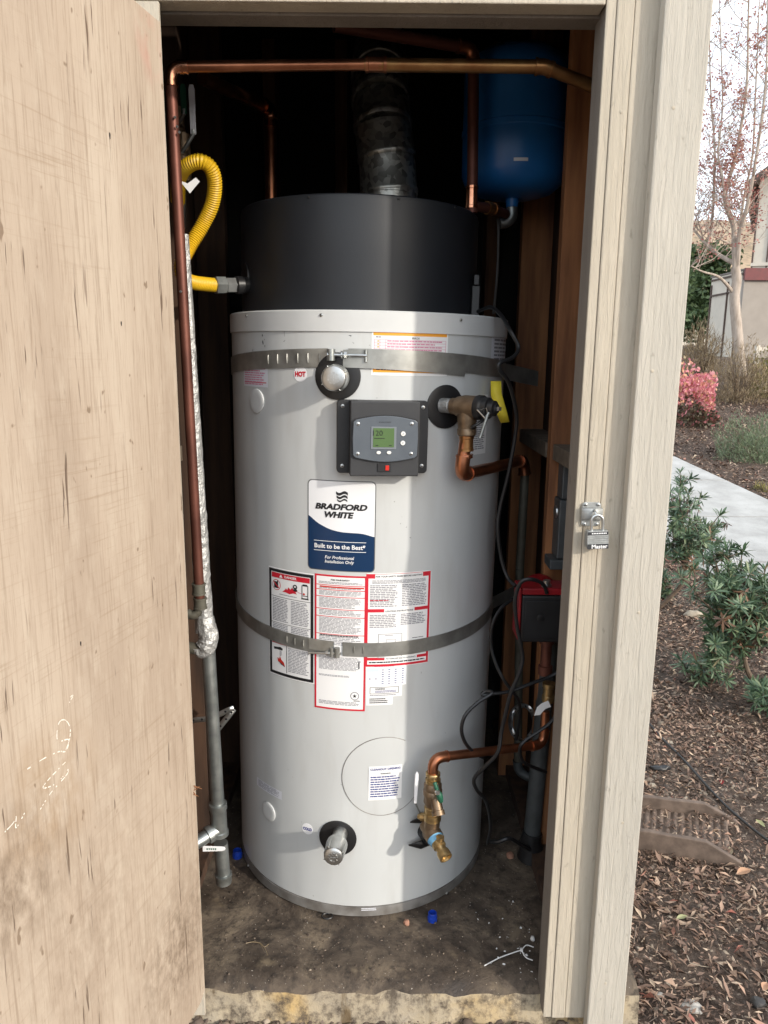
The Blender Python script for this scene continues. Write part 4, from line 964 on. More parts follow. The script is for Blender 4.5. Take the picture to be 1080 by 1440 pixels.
# ------------------------------------------------------------------ seismic straps (wrapped round the tank, tied to the walls)
def strap(label, px, py, halfh, drop, a_left, a_right, tails, bolt, slots, group='seismic straps round the heater'):
    s0, zc = cyl_hit(px, py)
    t = thing('seismic_strap', label, 'strap', HW @ Vector((0, -RT, zc)), group)
    def ctr(a): return zc + drop*(1-math.cos(a))
    def pt(a, dz, off): return HW @ Vector(((RT+off)*math.sin(a), -(RT+off)*math.cos(a), ctr(a)+dz))
    def band(name, angs, off, ext=None, hh=halfh):
        g = .0014; rows = [(pt(a, -hh, off), pt(a, hh, off), pt(a, hh, off+g), pt(a, -hh, off+g)) for a in angs]
        if ext:
            q = rows[-1]; rows.append(tuple(v+ext for v in q))
        return thick_band(rows).build(name, 'strap', t)
    sl, sr = bolt
    al = cyl_hit(sl, py)[0]/RT; ar = cyl_hit(sr, py)[0]/RT
    L = [pt(a_left, -halfh, .002), pt(a_left, halfh, .002)]; Rr = [pt(a_right, -halfh, .002), pt(a_right, halfh, .002)]
    dl = Vector((tails[0][0], tails[0][1], drop*.6)); dr = Vector((tails[1][0], tails[1][1], drop*.6))
    band('strap_band', np.linspace(a_left, al, 40), .002); band('strap_band', np.linspace(ar, a_right, 44), .002, dr)
    for x in slots:      # raised punched slots
        a = cyl_hit(x, py)[0]/RT; mb = MB(); w = .0022/RT
        mb.tube([pt(a, -halfh*.5, .0042), pt(a, 0, .0052), pt(a, halfh*.5, .0042)], [.0012, .0019, .0012], 6); mb.build('strap_slot', 'strap', t)
    return t, pt, al, ar
st1, pt, al, ar = strap('galvanised upper seismic strap crossing above the hot outlet cap', 480, 503, .0205, -.034, R_(-86), R_(78), ((-.20, .12), (.11, .12)), (462, 490), (379, 392, 405, 420, 434, 450, 515))
# over-strap second ply on right
angs = np.linspace(cyl_hit(483, 505)[0]/RT, cyl_hit(652, 520)[0]/RT, 24)
thick_band([(pt(a, -.0205-.008*i/23, .0040), pt(a, .0175, .0040), pt(a, .0175, .0054), pt(a, -.0205-.008*i/23, .0054)) for i, a in enumerate(angs)]).build('strap_band', 'strap', st1)
def at_tank(px, py, off): s, z = cyl_hit(px, py, RT+off); return HW @ Q(s, z, off)
mb = MB().tube([at_tank(470, 499, .013), at_tank(516, 500, .010)], .0036, 10); mb.build('tension_bolt', 'zinc', st1)
b_ax = (at_tank(516, 500, .010)-at_tank(470, 499, .013)).normalized()
mb = MB().lathe(at_tank(484, 499, .0125), b_ax, [(0, .0075), (.006, .0075)], 6, smooth=False); mb.lathe(at_tank(480, 499, .0125), b_ax, [(0, .009), (.003, .009)], 14); mb.build('nut', 'zinc', st1)
mb = MB().lathe(at_tank(465.5, 499, .011), Z_, [(-.0125, .0095), (.0125, .0095)], 14); mb.build('strap_lug', 'galv', st1)
mb = MB().lathe(at_tank(463, 499, .012), b_ax, [(-.004, .008), (.001, .008)], 6, smooth=False); mb.build('nut', 'zinc', st1)
mb = MB().lathe(at_tank(514.5, 500.5, .008), Z_, [(-.013, .004), (.013, .004)], 10); mb.build('strap_lug', 'galv', st1)
st2, pt, al, ar = strap('galvanised lower seismic strap crossing the warning sheets', 478, 912, .0175, .030, R_(-86), R_(80), ((-.12, .12), (.12, .12)), (470, 482), (405, 416, 428, 498, 511))
angs = np.linspace(cyl_hit(436, 912)[0]/RT, cyl_hit(469, 912)[0]/RT, 6)
thick_band([(pt(a, -.009, .005), pt(a, .0175, .005), pt(a, .0175, .0066), pt(a, -.009, .0066)) for a in angs]).build('strap_fold', 'strap', st2)
mb = MB().tube([at_tank(434, 917.5, .010), at_tank(479, 919, .010)], .0032, 10); mb.build('tension_bolt', 'zinc', st2)
b_ax = (at_tank(479, 919, .010)-at_tank(434, 917.5, .010)).normalized()
mb = MB().lathe(at_tank(459, 918.3, .010), b_ax, [(0, .0068), (.006, .0068)], 6, smooth=False); mb.build('nut', 'zinc', st2)
mb = MB().lathe(at_tank(474, 917, .009), Z_, [(-.013, .0065), (.011, .0065)], 12); mb.build('strap_lug', 'strap', st2)
mb = MB().lathe(at_tank(466.5, 917, .009), Z_, [(-.011, .005), (.011, .005)], 12); mb.build('strap_lug', 'strap', st2)

# ------------------------------------------------------------------ drain assembly and recirculation line
s, z = cyl_hit(598, 1167); f = wframe(qframe(s, z)); d0 = f[0]; dd = f[3]
yd = d0.y-.075
dv = thing('drain_assembly', 'brass ball valve and bronze tee with drain cock low on the heater', 'valve', P(605, 1170, yd))
mb = MB().lathe(d0, dd, [(-.004, .023), (.03, .023)], 18); mb.build('drain_nipple', 'black', dv)
for px0, px1 in (((604, 1140), (574, 1152)), ((600, 1180), (572, 1184))):    # torn black escutcheon petals
    a, b_ = [HW @ Q(*cyl_hit(*q), .012) for q in (px0, px1)]; mid = a.lerp(b_, .5)+dd*.008
    w = Z_*.009; mb = MB(); vs_ = [a+w, a-w, mid+w*1.1+Z_*.003, mid-w*1.1, b_+Z_*.001, b_-Z_*.001]
    mb.add(vs_, [(0, 1, 3, 2), (2, 3, 5, 4)], 0, True); o = mb.build('rubber_flap', 'black', dv); m = o.modifiers.new('t', 'SOLIDIFY'); m.thickness = .003
J0 = P(606, 1168, yd)             # tee centre
mb = MB().tube([d0+dd*.02, J0], .019, 18); mb.build('reducer', 'bronze', dv)
T1 = P(622, 1197, yd-.05)
ax = (T1-J0).normalized(); tl = (T1-J0).length
mb = MB().lathe(J0-ax*.024, ax, [(0, .018), (.003, .021), (.024, .0205), (tl*.55, .0205), (tl*.56, .0225), (tl*.78, .0225), (tl*.8, .016)], 22)
mb.tube([J0, P(608, 1152, yd)], .0195, 18); mb.build('tee', 'bronze', dv)
mb = MB().lathe(J0+ax*(tl*.78-.024), ax, [(0, .0213), (.013, .0178)], 18); mb.build('sealant_ring', 'sealant', dv)
mb = MB().lathe(J0+ax*(tl*.80-.024), ax, [(0, .0145), (.008, .0145), (.009, .0165), (.024, .0165), (.026, .013), (.036, .012), (.037, .0155), (.043, .0165), (.055, .0165), (.056, .0125), (.050, .011)], 20)
c = J0+ax*(tl*.80-.024+.024); mb.lathe(c, Z_, [(.005, .007), (.022, .007), (.023, .010), (.028, .010), (.029, .004)], 12)
mb.build('drain_cock', 'brass', dv, label='shiny yellow brass drain cock')
vt = P(609, 1086, yd); vb = P(608, 1152, yd); va = (vb-vt).normalized(); L = (vb-vt).length
mb = MB().lathe(vt, va, [(0, .0165), (.002, .018), (L*.06, .018), (L*.08, .0145), (L*.13, .0145), (L*.14, .019), (L*.2, .019)], 22); mb.build('union_nut', 'brass', dv)
mb = MB().lathe(vt+va*(L*.2), va, [(0, .018), (L*.05, .022), (L*.15, .0215), (L*.17, .0235), (L*.26, .0235), (L*.28, .0205), (L*.42, .0225), (L*.5, .017)], 22)
bp = P(614, 1118, yd-.012); be = P(617, 1147, yd-.032)
mb.lathe(P(612, 1122, yd-.01), (be-P(612, 1122, yd-.01)), [(0, .014), (.03, .0135), ((be-P(612, 1122, yd-.01)).length-.012, .0135), ((be-P(612, 1122, yd-.01)).length-.011, .016), ((be-P(612, 1122, yd-.01)).length, .016), ((be-P(612, 1122, yd-.01)).length, .0115), ((be-P(612, 1122, yd-.01)).length-.01, .011)], 18)
body = mb.build('ball_valve_body', 'bronze', dv)
mb = MB().lathe(vt+va*(L*.70), va, [(0, .0165), (.003, .0205), (L*.1, .0205), (L*.11, .018), (L*.16, .018), (L*.17, .0215), (L*.30, .0215), (L*.31, .016)], 22); mb.build('union_nut', 'brass', dv)
mb = MB().lathe(vt+va*(L*.93), va, [(0, .0208), (.009, .0208)], 18); mb.build('sealant_ring', 'sealant', dv)
h0, h1, h2 = P(611, 1100, yd-.038), P(615, 1112, yd-.040), P(620, 1127, yd-.036)
mb = MB().tube(smooth_path([h0, P(613, 1106, yd-.041), h1, P(618, 1119, yd-.041), h2], 4), [.0042, .0050, .0046, .0042, .0048, .0052, .0048, .0046, .0048, .0056, .0066, .0074, .0078, .0078, .0074, .0068, .0056][:17], 10); mb.build('valve_handle', 'green', dv)
mb = MB().lathe(h1+Y_*.03, -Y_, [(0, .005), (.034, .005), (.035, .0065), (.040, .006)], 6, smooth=False); mb.build('handle_nut', 'zinc', dv)
sp = P(597, 1149, yd+.01); mb = MB().lathe(P(606, 1150, yd+.004), sp-P(606, 1150, yd+.004), [(0, .0105), (.026, .0105), (.027, .008), (.034, .006)], 14); mb.build('side_port', 'brass', dv)
tg0, tg1 = P(584, 1129, yd+.012), P(586.5, 1086, yd+.01)
mb = MB().tube(smooth_path([P(595, 1151, yd+.02), P(589, 1140, yd+.014), tg0], 4), .0022, 6); mb.build('lever_stem', 'galv', dv)
dl = (tg1-tg0); ez = dl.normalized(); ex = ez.cross(Y_).normalized()
mb = MB().prism([(-.0035, 0), (.0035, 0), (.0048, dl.length*.6), (.0044, dl.length*.93), (.002, dl.length), (-.002, dl.length), (-.0044, dl.length*.93), (-.0046, dl.length*.6)], (tg0, ex, ez, -Y_), -.0035, .0035)
mb.build('lever_sleeve', 'offwhite', dv, .0012)

rc = thing('copper_pipe', 'copper recirculation pipe running from the drain valve to the right wall', 'pipe', P(690, 1058, 1.75), 'copper pipes in the closet')
q3 = P(764, 1047, 1.80); q4 = P(767, 1000, 1.81)
copper_run(rc, [vt, P(607, 1066, yd), q3, q4], .0112, 'copper', 'copper', bend=.028)
mb = MB().lathe(P(771, 978, 1.81), Z_, [(-.018, .014), (-.016, .0165), (.0, .0165), (.002, .0145), (.022, .0145), (.024, .0165), (.035, .0165), (.036, .013)], 18); mb.build('union_nut', 'brass', rc)

# relief discharge line
rp = thing('copper_pipe', 'copper relief discharge pipe dropping from the valve then crossing to the wall', 'pipe', P(650, 640, pb.y), 'copper pipes in the closet')
pt0 = pb-Z_*.060; c1 = P(648, 668, pb.y); c2 = P(736, 647, 2.12); c3 = P(738, 668, 2.12)
copper_run(rp, [pt0, c1, c2, c3], .0143, 'copper', 'copper', bend=.032)
collar(rp, pt0-Z_*.022, Z_, .0152, .034, 'oldbrass'); collar(rp, pt0-Z_*.05, Z_, .0148, .008, 'brightcopper')
dp = thing('drain_pipe', 'weathered grey green discharge pipe running down the right wall to a pvc elbow', 'pipe', P(735, 1075, 2.12))
copper_run(dp, [c3, P(731, 800, 2.12), P(728, 1085, 2.12), P(752, 1096, 2.10)], .0125, 'patina', 'pvc', bend=.036)

# ------------------------------------------------------------------ copper supply lines
tp = thing('copper_pipe', 'long copper pipe across the top of the doorway with a soldered coupling', 'pipe', P(510, 92, 1.64), 'copper pipes in the closet')
yv = 1.60
copper_run(tp, [P(281.5, 850, yv+.02), P(239, 94, yv), P(517, 91, yv+.03)], .0110, ['copper2', 'copper'], 'brightcopper', bend=.026)
copper_run(tp, [P(513, 91, yv+.03), P(765, 94, yv+.02), P(860, 132, yv+.05)], .0128, 'oldbrass', 'oldbrass', bend=.034)
collar(tp, P(529, 91, yv+.03), X_, .0134, .042, 'copper'); collar(tp, P(254, 94, yv+.003), X_, .0125, .012, 'brightcopper')
for j, (px, py) in enumerate(((279.5, 838), (281.5, 858))):
    collar(tp, P(px, py-10, yv+.02), Z_, .0138, .026, 'patina', 'tee' if j else 'coupling')
copper_run(tp, [P(281, 858, yv+.022), P(272, 866, yv+.018), P(262, 862, yv+.02)], .009, 'patina', 'patina', bend=.01)
mb = MB()
for px, py in ((243, 165), (246, 178), (249, 186), (251, 410)): mb.lathe(P(px+3, py, yv-.012), -Y_, [(0, .003), (.002, .002)], 8)
mb.build('solder_drip', 'zinc', tp, kind='stuff')
hp = thing('copper_pipe', 'dark copper riser behind the shroud on its left side', 'pipe', P(381, 285, 2.2), 'copper pipes in the closet')
copper_run(hp, [P(381.5, 320, 2.25), P(380.5, 153, 2.25), P(285, 110, 1.95)], .0165, 'copper', 'brightcopper', bend=.030)
collar(hp, P(381, 172, 2.25), Z_, .0175, .02, 'copper')
cp = thing('copper_pipe', 'dark copper riser in front of the blue expansion tank', 'pipe', P(664, 285, 1.98), 'copper pipes in the closet')
copper_run(cp, [P(664, 300, 1.98), P(666, 68, 1.98), P(470, 36, 1.85)], .0138, 'copper2', 'copper', bend=.030)
mb = MB().lathe(P(664, 262, 1.98), -Z_, [(0, .0150), (.0, .0165), (.006, .0165), (.007, .0152), (.045, .0155), (.046, .0168), (.052, .0168)], 18); mb.build('tee', 'brightcopper', cp)
copper_run(cp, [P(666, 290, 1.98), P(690, 293, 2.02), P(711, 301, 2.10)], .0125, 'copper2', 'oldbrass', bend=.02)
# expansion tank
ec = P(722, 240, 2.14); ER = .138; ez0 = P(712, 274, 2.14-.05).z
et = thing('expansion_tank', 'blue steel expansion tank hung high in the right corner', 'tank', (ec.x, 2.14, ez0))
o = Vector((ec.x, 2.14, ez0))
mb = MB().lathe(o, Z_, [(0, .03), (.004, .07), (.014, .105), (.032, .128), (.055, ER), (.150, ER), (.153, ER+.0025), (.165, ER+.0025), (.168, ER), (.30, ER), (.33, .128), (.35, .10), (.362, .05)], 56); mb.build('tank_shell', 'bluetank', et)
mb = MB().lathe(o, -Z_, [(0, .018), (.02, .016), (.022, .013), (.03, .013)], 16); mb.build('tank_neck', 'bluetank', et)
mb = MB().tube(smooth_path([o-Z_*.022, o-Z_*.045, o-Z_*.058-X_*.012, o-Z_*.062-X_*.03], 4), .0155, 14); mb.build('elbow', 'galv', et)
mb = MB(); a0 = -.12
vs_ = []
for t in np.linspace(-.16, .10, 8):
    for zz in (.062, .070): vs_.append(o+Vector(((ER+.0008)*math.sin(t), -(ER+.0008)*math.cos(t), zz)))
mb.add(vs_, [(2*i, 2*i+2, 2*i+3, 2*i+1) for i in range(7)], 0, True).build('tank_highlight', 'palegrey', et)  # highlight on the blue shell, laid on as a pale strip
# flue duct
fv = thing('flue_pipe', 'galvanised sheet metal flue pipe rising from the black shroud', 'flue pipe', P(541, 275, 2.07))
F0 = Vector((HB.x-.028+.092, 2.07, 1.78)); 
pts = [F0, F0+Z_*.06]; pts2 = [pts[-1]+Vector((-.004, .0, .0)), pts[-1]+Vector((-.012, -.004, .07)), ]
mb = MB().lathe(F0, Z_, [(0, .074), (.052, .074), (.053, .0755), (.060, .0755), (.061, .074)], 36); mb.build('duct_section', 'duct', fv)
p = F0+Z_*.060; d = Vector((-.10, -.02, 1)).normalized(); secs = [((-.08, 0, 1), .085), ((-.14, .05, 1), .075), ((-.10, .35, 1), .07), ((-.05, .8, 1), .10), ((0, 1.2, 1), .22)]
for dv_, L in secs:
    d = Vector(dv_).normalized()
    mb = MB().lathe(p-d*.008, d, [(0, .0735), (.006, .0765), (.012, .0765), (.016, .074), (L-.008, .073), (L, .0725), (L+.008, .072)], 36); mb.build('duct_section', 'duct', fv); p = p+d*L

# ------------------------------------------------------------------ gas line on the left
gp = thing('gas_pipe', 'galvanised gas pipe with foil wrapped upper length and capped drip leg', 'pipe', P(313, 1245, 1.70))
yg = 1.70
g0, g1 = P(293, 915, yg), P(308.5, 1165, yg)
mb = MB().tube([g0, g1], .0165, 18); mb.build('pipe', 'galv', gp)
ga = (g1-g0).normalized()
mb = MB().lathe(P(307, 1140, yg), ga, [(-.022, .0175), (-.021, .0225), (-.006, .0225), (-.002, .020), (.055, .020), (.057, .0225), (.068, .0225), (.069, .0175)], 20)
tc = P(308, 1165, yg); tl_ = P(284, 1180, yg-.03); mb.lathe(tc, tl_-tc, [(0, .019), (.02, .019), (.021, .0225), (.034, .0225), (.035, .017), (.08, .017)], 18); mb.build('tee', 'galv', gp)
mb = MB().tube([P(310.5, 1185, yg), P(314.5, 1236, yg)], .0178, 18); mb.build('pipe', 'galv', gp)
mb = MB().lathe(P(314, 1228, yg), ga, [(0, .0175), (.001, .022), (.008, .022), (.010, .0205), (.026, .0205), (.028, .0185), (.03, .006)], 18); mb.build('pipe_cap', 'galv', gp)
# foil wrap: crumpled
W0, W1 = P(258, 330, yg+.03), P(288, 888, yg)
mb = MB(); n = 20; m = 110; vs_ = []
wa = (W1-W0); ln = wa.length; wa.normalize(); u = wa.cross(Y_).normalized(); v_ = wa.cross(u)
for i in range(m+1):
    t = i/m; r = .012+.010*t**1.2
    for k in range(n):
        a = 2*math.pi*k/n; q = W0+wa*ln*t
        rr = r*(1+.10*noise.noise((math.cos(a)*1.8, math.sin(a)*1.8, t*42))+.05*noise.noise((math.cos(a)*4, math.sin(a)*4, t*120)))
        vs_.append(q+(u*math.cos(a)+v_*math.sin(a))*rr)
mb.add(vs_, [(i*n+k, i*n+(k+1) % n, (i+1)*n+(k+1) % n, (i+1)*n+k) for i in range(m) for k in range(n)]).build('foil_wrap', 'foil', gp)
mb = MB(); pts = smooth_path([P(288, 868, yg), P(293, 893, yg-.004), P(291, 906, yg-.008), P(284, 915, yg-.012), P(272, 912, yg-.015)], 8); vs_ = []
n = 20
for i, q in enumerate(pts):
    t = (pts[min(i+1, len(pts)-1)]-pts[max(i-1, 0)]).normalized(); u = t.cross(Y_).normalized(); v_ = t.cross(u); r = (.0235 if i < 20 else .0235-.0012*(i-20))*(1 if i > 3 else .92)
    for k in range(n):
        a = 2*math.pi*k/n; rr = r*(1+.12*noise.noise((math.cos(a)*2, math.sin(a)*2, i*.35))); vs_.append(q+(u*math.cos(a)+v_*math.sin(a))*rr)
mb.add(vs_, [(i*n+k, i*n+(k+1) % n, (i+1)*n+(k+1) % n, (i+1)*n+k) for i in range(len(pts)-1) for k in range(n)]).build('foil_wrap', 'foil', gp)
copper_run(gp, [P(285, 914, yg-.012), P(262, 910, yg-.01)], .014, 'patina')
# tag hung on the drip leg
tgc = P(302, 1193, yg-.032); mb = MB().prism([(-.030, -.008), (.018, -.006), (.025, -.004), (.0275, 0), (.025, .005), (.018, .0065), (-.030, .0075)], (tgc, X_, Z_, -Y_), 0, .003)
tag = mb.build('pipe_tag', 'offwhite', None, .001, label='white plastic tag lying across the capped drip leg of the gas pipe', cat='tag')
mb = MB(); [mb.box((-.020+i*.0052, -.0022+.0005*(i % 2), .0031), (-.0165+i*.0052, .0024, .0034), 0, (tgc, X_, Z_, -Y_)) for i in range(5)]; mb.build('lettering', 'green', tag)
# yellow corrugated connector
gh = thing('gas_hose', 'yellow corrugated gas connector looping down to the heater inlet', 'hose', P(262, 360, 1.78))
def corr(pts, r, name, mat, t, pitch=.0052, n=16, dens=400):
    pts = smooth_path(pts, 40); L = [0]
    for a, b_ in zip(pts[:-1], pts[1:]): L.append(L[-1]+(b_-a).length)
    m = int(L[-1]/pitch*4); out = []; rs = []
    A = np.array([tuple(q) for q in pts]); ss = np.linspace(0, L[-1], m+1)
    for s in ss: out.append(Vector([np.interp(s, L, A[:, i]) for i in range(3)])); rs.append(r*(1+.07*math.sin(2*math.pi*s/pitch)))
    return MB().tube(out, rs, n).build(name, mat, t)
ygl = 1.76
hx_ = HW @ SQ(a0_ := R_(-66), 1.605, .0)
corr([P(250, 283, ygl+.06), P(252, 250, ygl+.01), P(264, 233, ygl-.02), P(282, 227, ygl-.03), P(296, 236, ygl-.02), P(302, 258, ygl), P(298, 288, ygl+.02), P(284, 318, ygl+.03), P(267, 346, ygl+.02), P(256, 368, ygl), P(257, 388, ygl), P(271, 397, ygl+.03), P(302, 401, ygl+.09)], .0155, 'corrugated_hose', 'yellow', gh)
n0, n1 = P(302, 401, ygl+.09), P(333, 401, ygl+.12); na = (n1-n0).normalized(); L = (n1-n0).length
mb = MB().lathe(n0, na, [(0, .018), (.002, .0215), (L*.45, .0215), (L*.47, .0165), (L*.55, .0165)], 6, smooth=False); mb.build('flare_nut', 'galv', gh)
mb = MB().lathe(n0+na*L*.52, na, [(0, .0185), (L*.4, .0185), (L*.42, .014)], 6, smooth=False); mb.build('adapter_nut', 'zinc', gh)
mb = MB().lathe(n0+na*L*.9, na, [(0, .017), (.004, .021), (.02, .021), (.022, .019), (.05, .0185), (.052, .015), (.08, .015)], 20); mb.build('inlet_bushing', 'black', gh)
mb = MB(); c = P(268, 258, ygl-.045); mb.prism([(-.024, .006), (-.002, -.020), (.02, .004), (.012, .012), (-.006, .0)], (c, X_, Z_, -Y_), 0, .0006); mb.build('paper_tag', 'white', gh)
# ball valves with long lever handles, high on the left wall
def lever_valve(label, top, mid, low, y, col):
    t = thing('shutoff_valve', label, 'valve', P(low[0], low[1]+6, y), 'shutoff valves on the left wall')
    a, b_, c = P(*top, y-.02), P(*mid, y-.02), P(*low, y)
    ez = (a-b_).normalized(); ex = ez.cross(Y_).normalized(); l = (a-b_).length
    MB().prism([(-.006, 0), (.006, 0), (.0065, l*.9), (.004, l), (-.004, l), (-.0065, l*.9)], (b_, ex, ez, -Y_), -.003, .003).build('handle_sleeve', col, t, .0012)
    MB().tube([b_-ez*-.01, b_, c], .0045, 8).build('handle_stem', 'galv', t)
    mb = MB().lathe(c-Vector((.0, -.012, .004)), -Y_, [(-.02, .018), (0, .02), (.014, .012), (.018, .007)], 16); mb.tube([c+Vector((0, .025, .05)), c+Vector((0, .025, -.05))], .016, 14); mb.build('valve_body', 'bronze', t)
    return t
lever_valve('shutoff valve with pale sleeve lever above the yellow hose', (269, 119), (272, 189), (254, 218), 1.80, 'palegrey')
lever_valve('shutoff valve with green sleeve lever behind the corner elbow', (257, 118), (259, 160), (246, 180), 1.84, 'green')
mb = MB().tube([P(255, 222, 1.84), P(253, 320, 1.84)], .013, 12); mb.build('pipe', 'galv', gp)
# perforated hanger strap, left
def perforated(pts, w, t, nrm, name='hanger_band'):
    pts = [Vector(p) for p in pts]; mb = MB(); n = len(pts); vs_ = []
    for i, p in enumerate(pts):
        d = (pts[min(i+1, n-1)]-pts[max(i-1, 0)]).normalized(); s_ = d.cross(nrm).normalized()*w; vs_ += [p-s_, p+s_]
    mb.add(vs_, [(2*i, 2*i+1, 2*i+3, 2*i+2) for i in range(n-1)], 0, True); o = mb.build(name, 'zinc', t); m = o.modifiers.new('t', 'SOLIDIFY'); m.thickness = .0008
    acc = 0; hb = MB()
    for a, b_ in zip(pts[:-1], pts[1:]):
        L = (b_-a).length; d = (b_-a).normalized(); s_ = d.cross(nrm).normalized(); k = s_.cross(d)
        acc += L
        if acc > .017:
            acc = 0; c = (a+b_)/2
            for sg in (1, -1): hb.prism([(w*.45*math.cos(q), w*.45*math.sin(q)) for q in np.linspace(0, 2*math.pi, 9)[:-1]], (c, d, s_, k*sg), .0009, .0013)
    hb.build('strap_hole', 'ink', o, kind='stuff')
hs = thing('hanger_strap', 'perforated metal hanger strap behind the galvanised pipe', 'strap', P(300, 1010, 1.85), 'perforated hanger straps')
perforated([P(x, y, 1.83) for x, y in ((266, 1014), (278, 1012), (290, 1011), (300, 1008), (312, 1003), (322, 998), (329, 996))], .0075, hs, Y_)
perforated([P(x, y, 1.835) for x, y in ((329, 997), (322, 1006), (314, 1016), (306, 1026), (298, 1036))], .0075, hs, Y_)
hs = thing('hanger_strap', 'curled perforated hanger strap beside the grey drain pipe', 'strap', P(735, 1040, 1.98), 'perforated hanger straps')
perforated([P(735+17*math.cos(a), 1020+24*math.sin(a)-4, 1.98+.03*math.sin(2*a)) for a in np.linspace(R_(100), R_(420), 26)], .0075, hs, (Y_+X_*.4).normalized())

# ------------------------------------------------------------------ pump, boxes and conduit on the right
yp = 1.72
pm = thing('circulator_pump', 'red circulator pump with black junction box beside the jamb', 'pump', P(757, 905, yp))
a, b_ = P(735, 838, yp), P(792, 904, yp)
mb = MB().box((a.x, yp, b_.z), (b_.x+.02, yp+.055, a.z)); jb = mb.build('junction_box', 'black', pm, .004)
mb = MB().box((a.x+.008, yp-.003, b_.z+.012), (b_.x, yp-.0005, a.z-.012)); mb.build('cover_plate', 'black', jb, .001)
mb = MB().lathe(P(760, 868, yp-.001), -Y_, [(0, .010), (.004, .009), (.005, .004)], 14); mb.build('knockout', 'black', jb)
a2 = P(731, 826, yp); mb = MB().box((a2.x, yp+.003, b_.z+.004), (a.x-.001, yp+.075, a.z+.018)); mb.box((a.x-.0005, yp+.003, a.z+.001), (b_.x+.02, yp+.075, a.z+.018)); mb.build('pump_bracket', 'redpump', pm, .003)
c = P(775, 800, yp+.07); mb = MB().lathe(Vector((c.x, yp+.076, (a.z+b_.z)/2)), Y_, [(0, .048), (.07, .05), (.09, .042), (.11, .055), (.13, .055)], 28); mb.build('motor_housing', 'redpump', pm)
c = P(771, 832, yp-.002); mb = MB().lathe(Vector((c.x, yp+.02, a.z+.018)), Z_, [(0, .012), (.006, .012), (.007, .009), (.016, .009), (.017, .006)], 14); mb.build('cable_clamp', 'zinc', pm)
c = Vector((P(776, 906, yp).x+.005, yp+.075, b_.z)); mb = MB().lathe(c, -Z_, [(-.03, .014), (.01, .014), (.012, .019), (.03, .019), (.032, .0135), (.09, .0135), (.092, .018), (.115, .018)], 18); mb.build('pump_flange', 'copper2', pm)
cb = thing('conduit_box', 'grey metal electrical conduit box on the stud behind the jamb', 'electrical box', P(790, 790, 1.74))
a, b_ = P(785, 704, 1.862), P(800, 802, 1.862)
x0 = P(785, 750, 1.862).x
mb = MB().box((x0, 1.862, b_.z+.03), (x0+.05, 1.927, a.z)); mb.build('box_body', 'greybox', cb, .003)
mb = MB().box((x0-.018, 1.857, b_.z+.002), (x0+.05, 1.927, b_.z+.028)); mb.build('box_flange', 'greybox', cb, .003)
mb = MB().lathe(Vector((x0-.001, 1.892, a.z-.035)), -X_, [(0, .017), (.004, .016), (.006, .010)], 16); mb.build('knockout', 'zinc', cb)
MB().box((x0+.006, 1.872, a.z+.001), (x0+.046, 1.927, a.z+.12)).build('wireway', 'greybox', cb, .003)
wp = thing('pvc_pipe', 'fat grey pvc pipe standing on the slab with black wrap at its foot', 'pipe', PZ(752, 1205, 0))
q0 = Vector((PZ(746, 1207, .0).x, PZ(746, 1207, .0).y, 0)); q1 = P(774, 900, q0.y+.02)
mb = MB().tube([q0+Z_*.06, q1], .024, 18); mb.build('pipe', 'pvc', wp)
mb = MB(); vs_ = []
mb.tube([q0+Vector((0, 0, .003)), q0+Vector((.002, 0, .03)), q0+Vector((-.002, 0, .06)), q0+Vector((.002, 0, .085))], [.040, .036, .031, .028], 14); mb.build('pipe_wrap', 'black', wp)
mb = MB(); c = P(764, 1000, 1.70); mb.prism([(-.022, -.012), (-.008, -.010), (.004, .006), (.018, .012), (.010, .028), (-.006, .020), (-.016, .010)], (c, X_, Z_, (-Y_*.8+X_*.2)), 0, .001)
mb.build('paper_scrap', 'white', None, 0, label='crumpled white paper tag hanging by the brass union', cat='paper tag')
# yellow warning tag hanging off the upper strap
c0 = at_tank(697, 536, .016)
mb = MB(); L = .115; vs_ = []
prof = [(0, -.012, .013, 0), (.03, -.011, .015, .006), (.055, -.005, .022, .012), (.08, .006, .030, .012), (.10, .016, .036, .008)]
for t, x0, x1, o_ in prof: vs_ += [c0+Vector((x0, -o_*.4, -t)), c0+Vector((x1, -o_, -t*.97))]
mb.add(vs_, [(2*i, 2*i+1, 2*i+3, 2*i+2) for i in range(len(prof)-1)], 0, True)
o = mb.build('warning_tag', 'yellowtag', None, label='yellow tag dangling from the upper strap on its right side', cat='tag'); m = o.modifiers.new('t', 'SOLIDIFY'); m.thickness = .0008
# cables
def cable(label, pts, r, name='power_cable', mat='cable', group='black cables on the right', seg=8):
    p = smooth_path([P(*q) for q in pts], seg); o = MB().tube(p, r, 8).build(name, mat, None, label=label, cat='cable', group=group); return o
cable('black cable leaving the tank top and running down the right side to the pump', [(672, 438, 1.92), (690, 432, 1.86), (705, 444, 1.80), (718, 466, 1.75), (729, 488, 1.74), (722, 502, 1.72), (704, 510, 1.70), (703, 520, 1.70), (716, 540, 1.72), (726, 580, 1.76), (725, 610, 1.78), (715, 665, 1.79), (703, 715, 1.80), (700, 745, 1.80), (705, 785, 1.80), (714, 812, 1.79), (725, 824, 1.76)], .0046)
cable('black cable arching from the pump box clamp and hanging to the floor', [(769, 834, 1.72), (764, 822, 1.71), (750, 815, 1.70), (735, 817, 1.70), (727, 830, 1.70), (724, 850, 1.70), (727, 880, 1.70), (732, 905, 1.70), (735, 928, 1.70), (728, 952, 1.69), (718, 975, 1.68), (712, 1000, 1.68), (705, 1030, 1.68), (700, 1058, 1.67), (682, 1078, 1.67), (667, 1095, 1.68), (670, 1110, 1.70), (684, 1128, 1.74), (690, 1160, 1.80), (686, 1186, 1.84)], .0048)
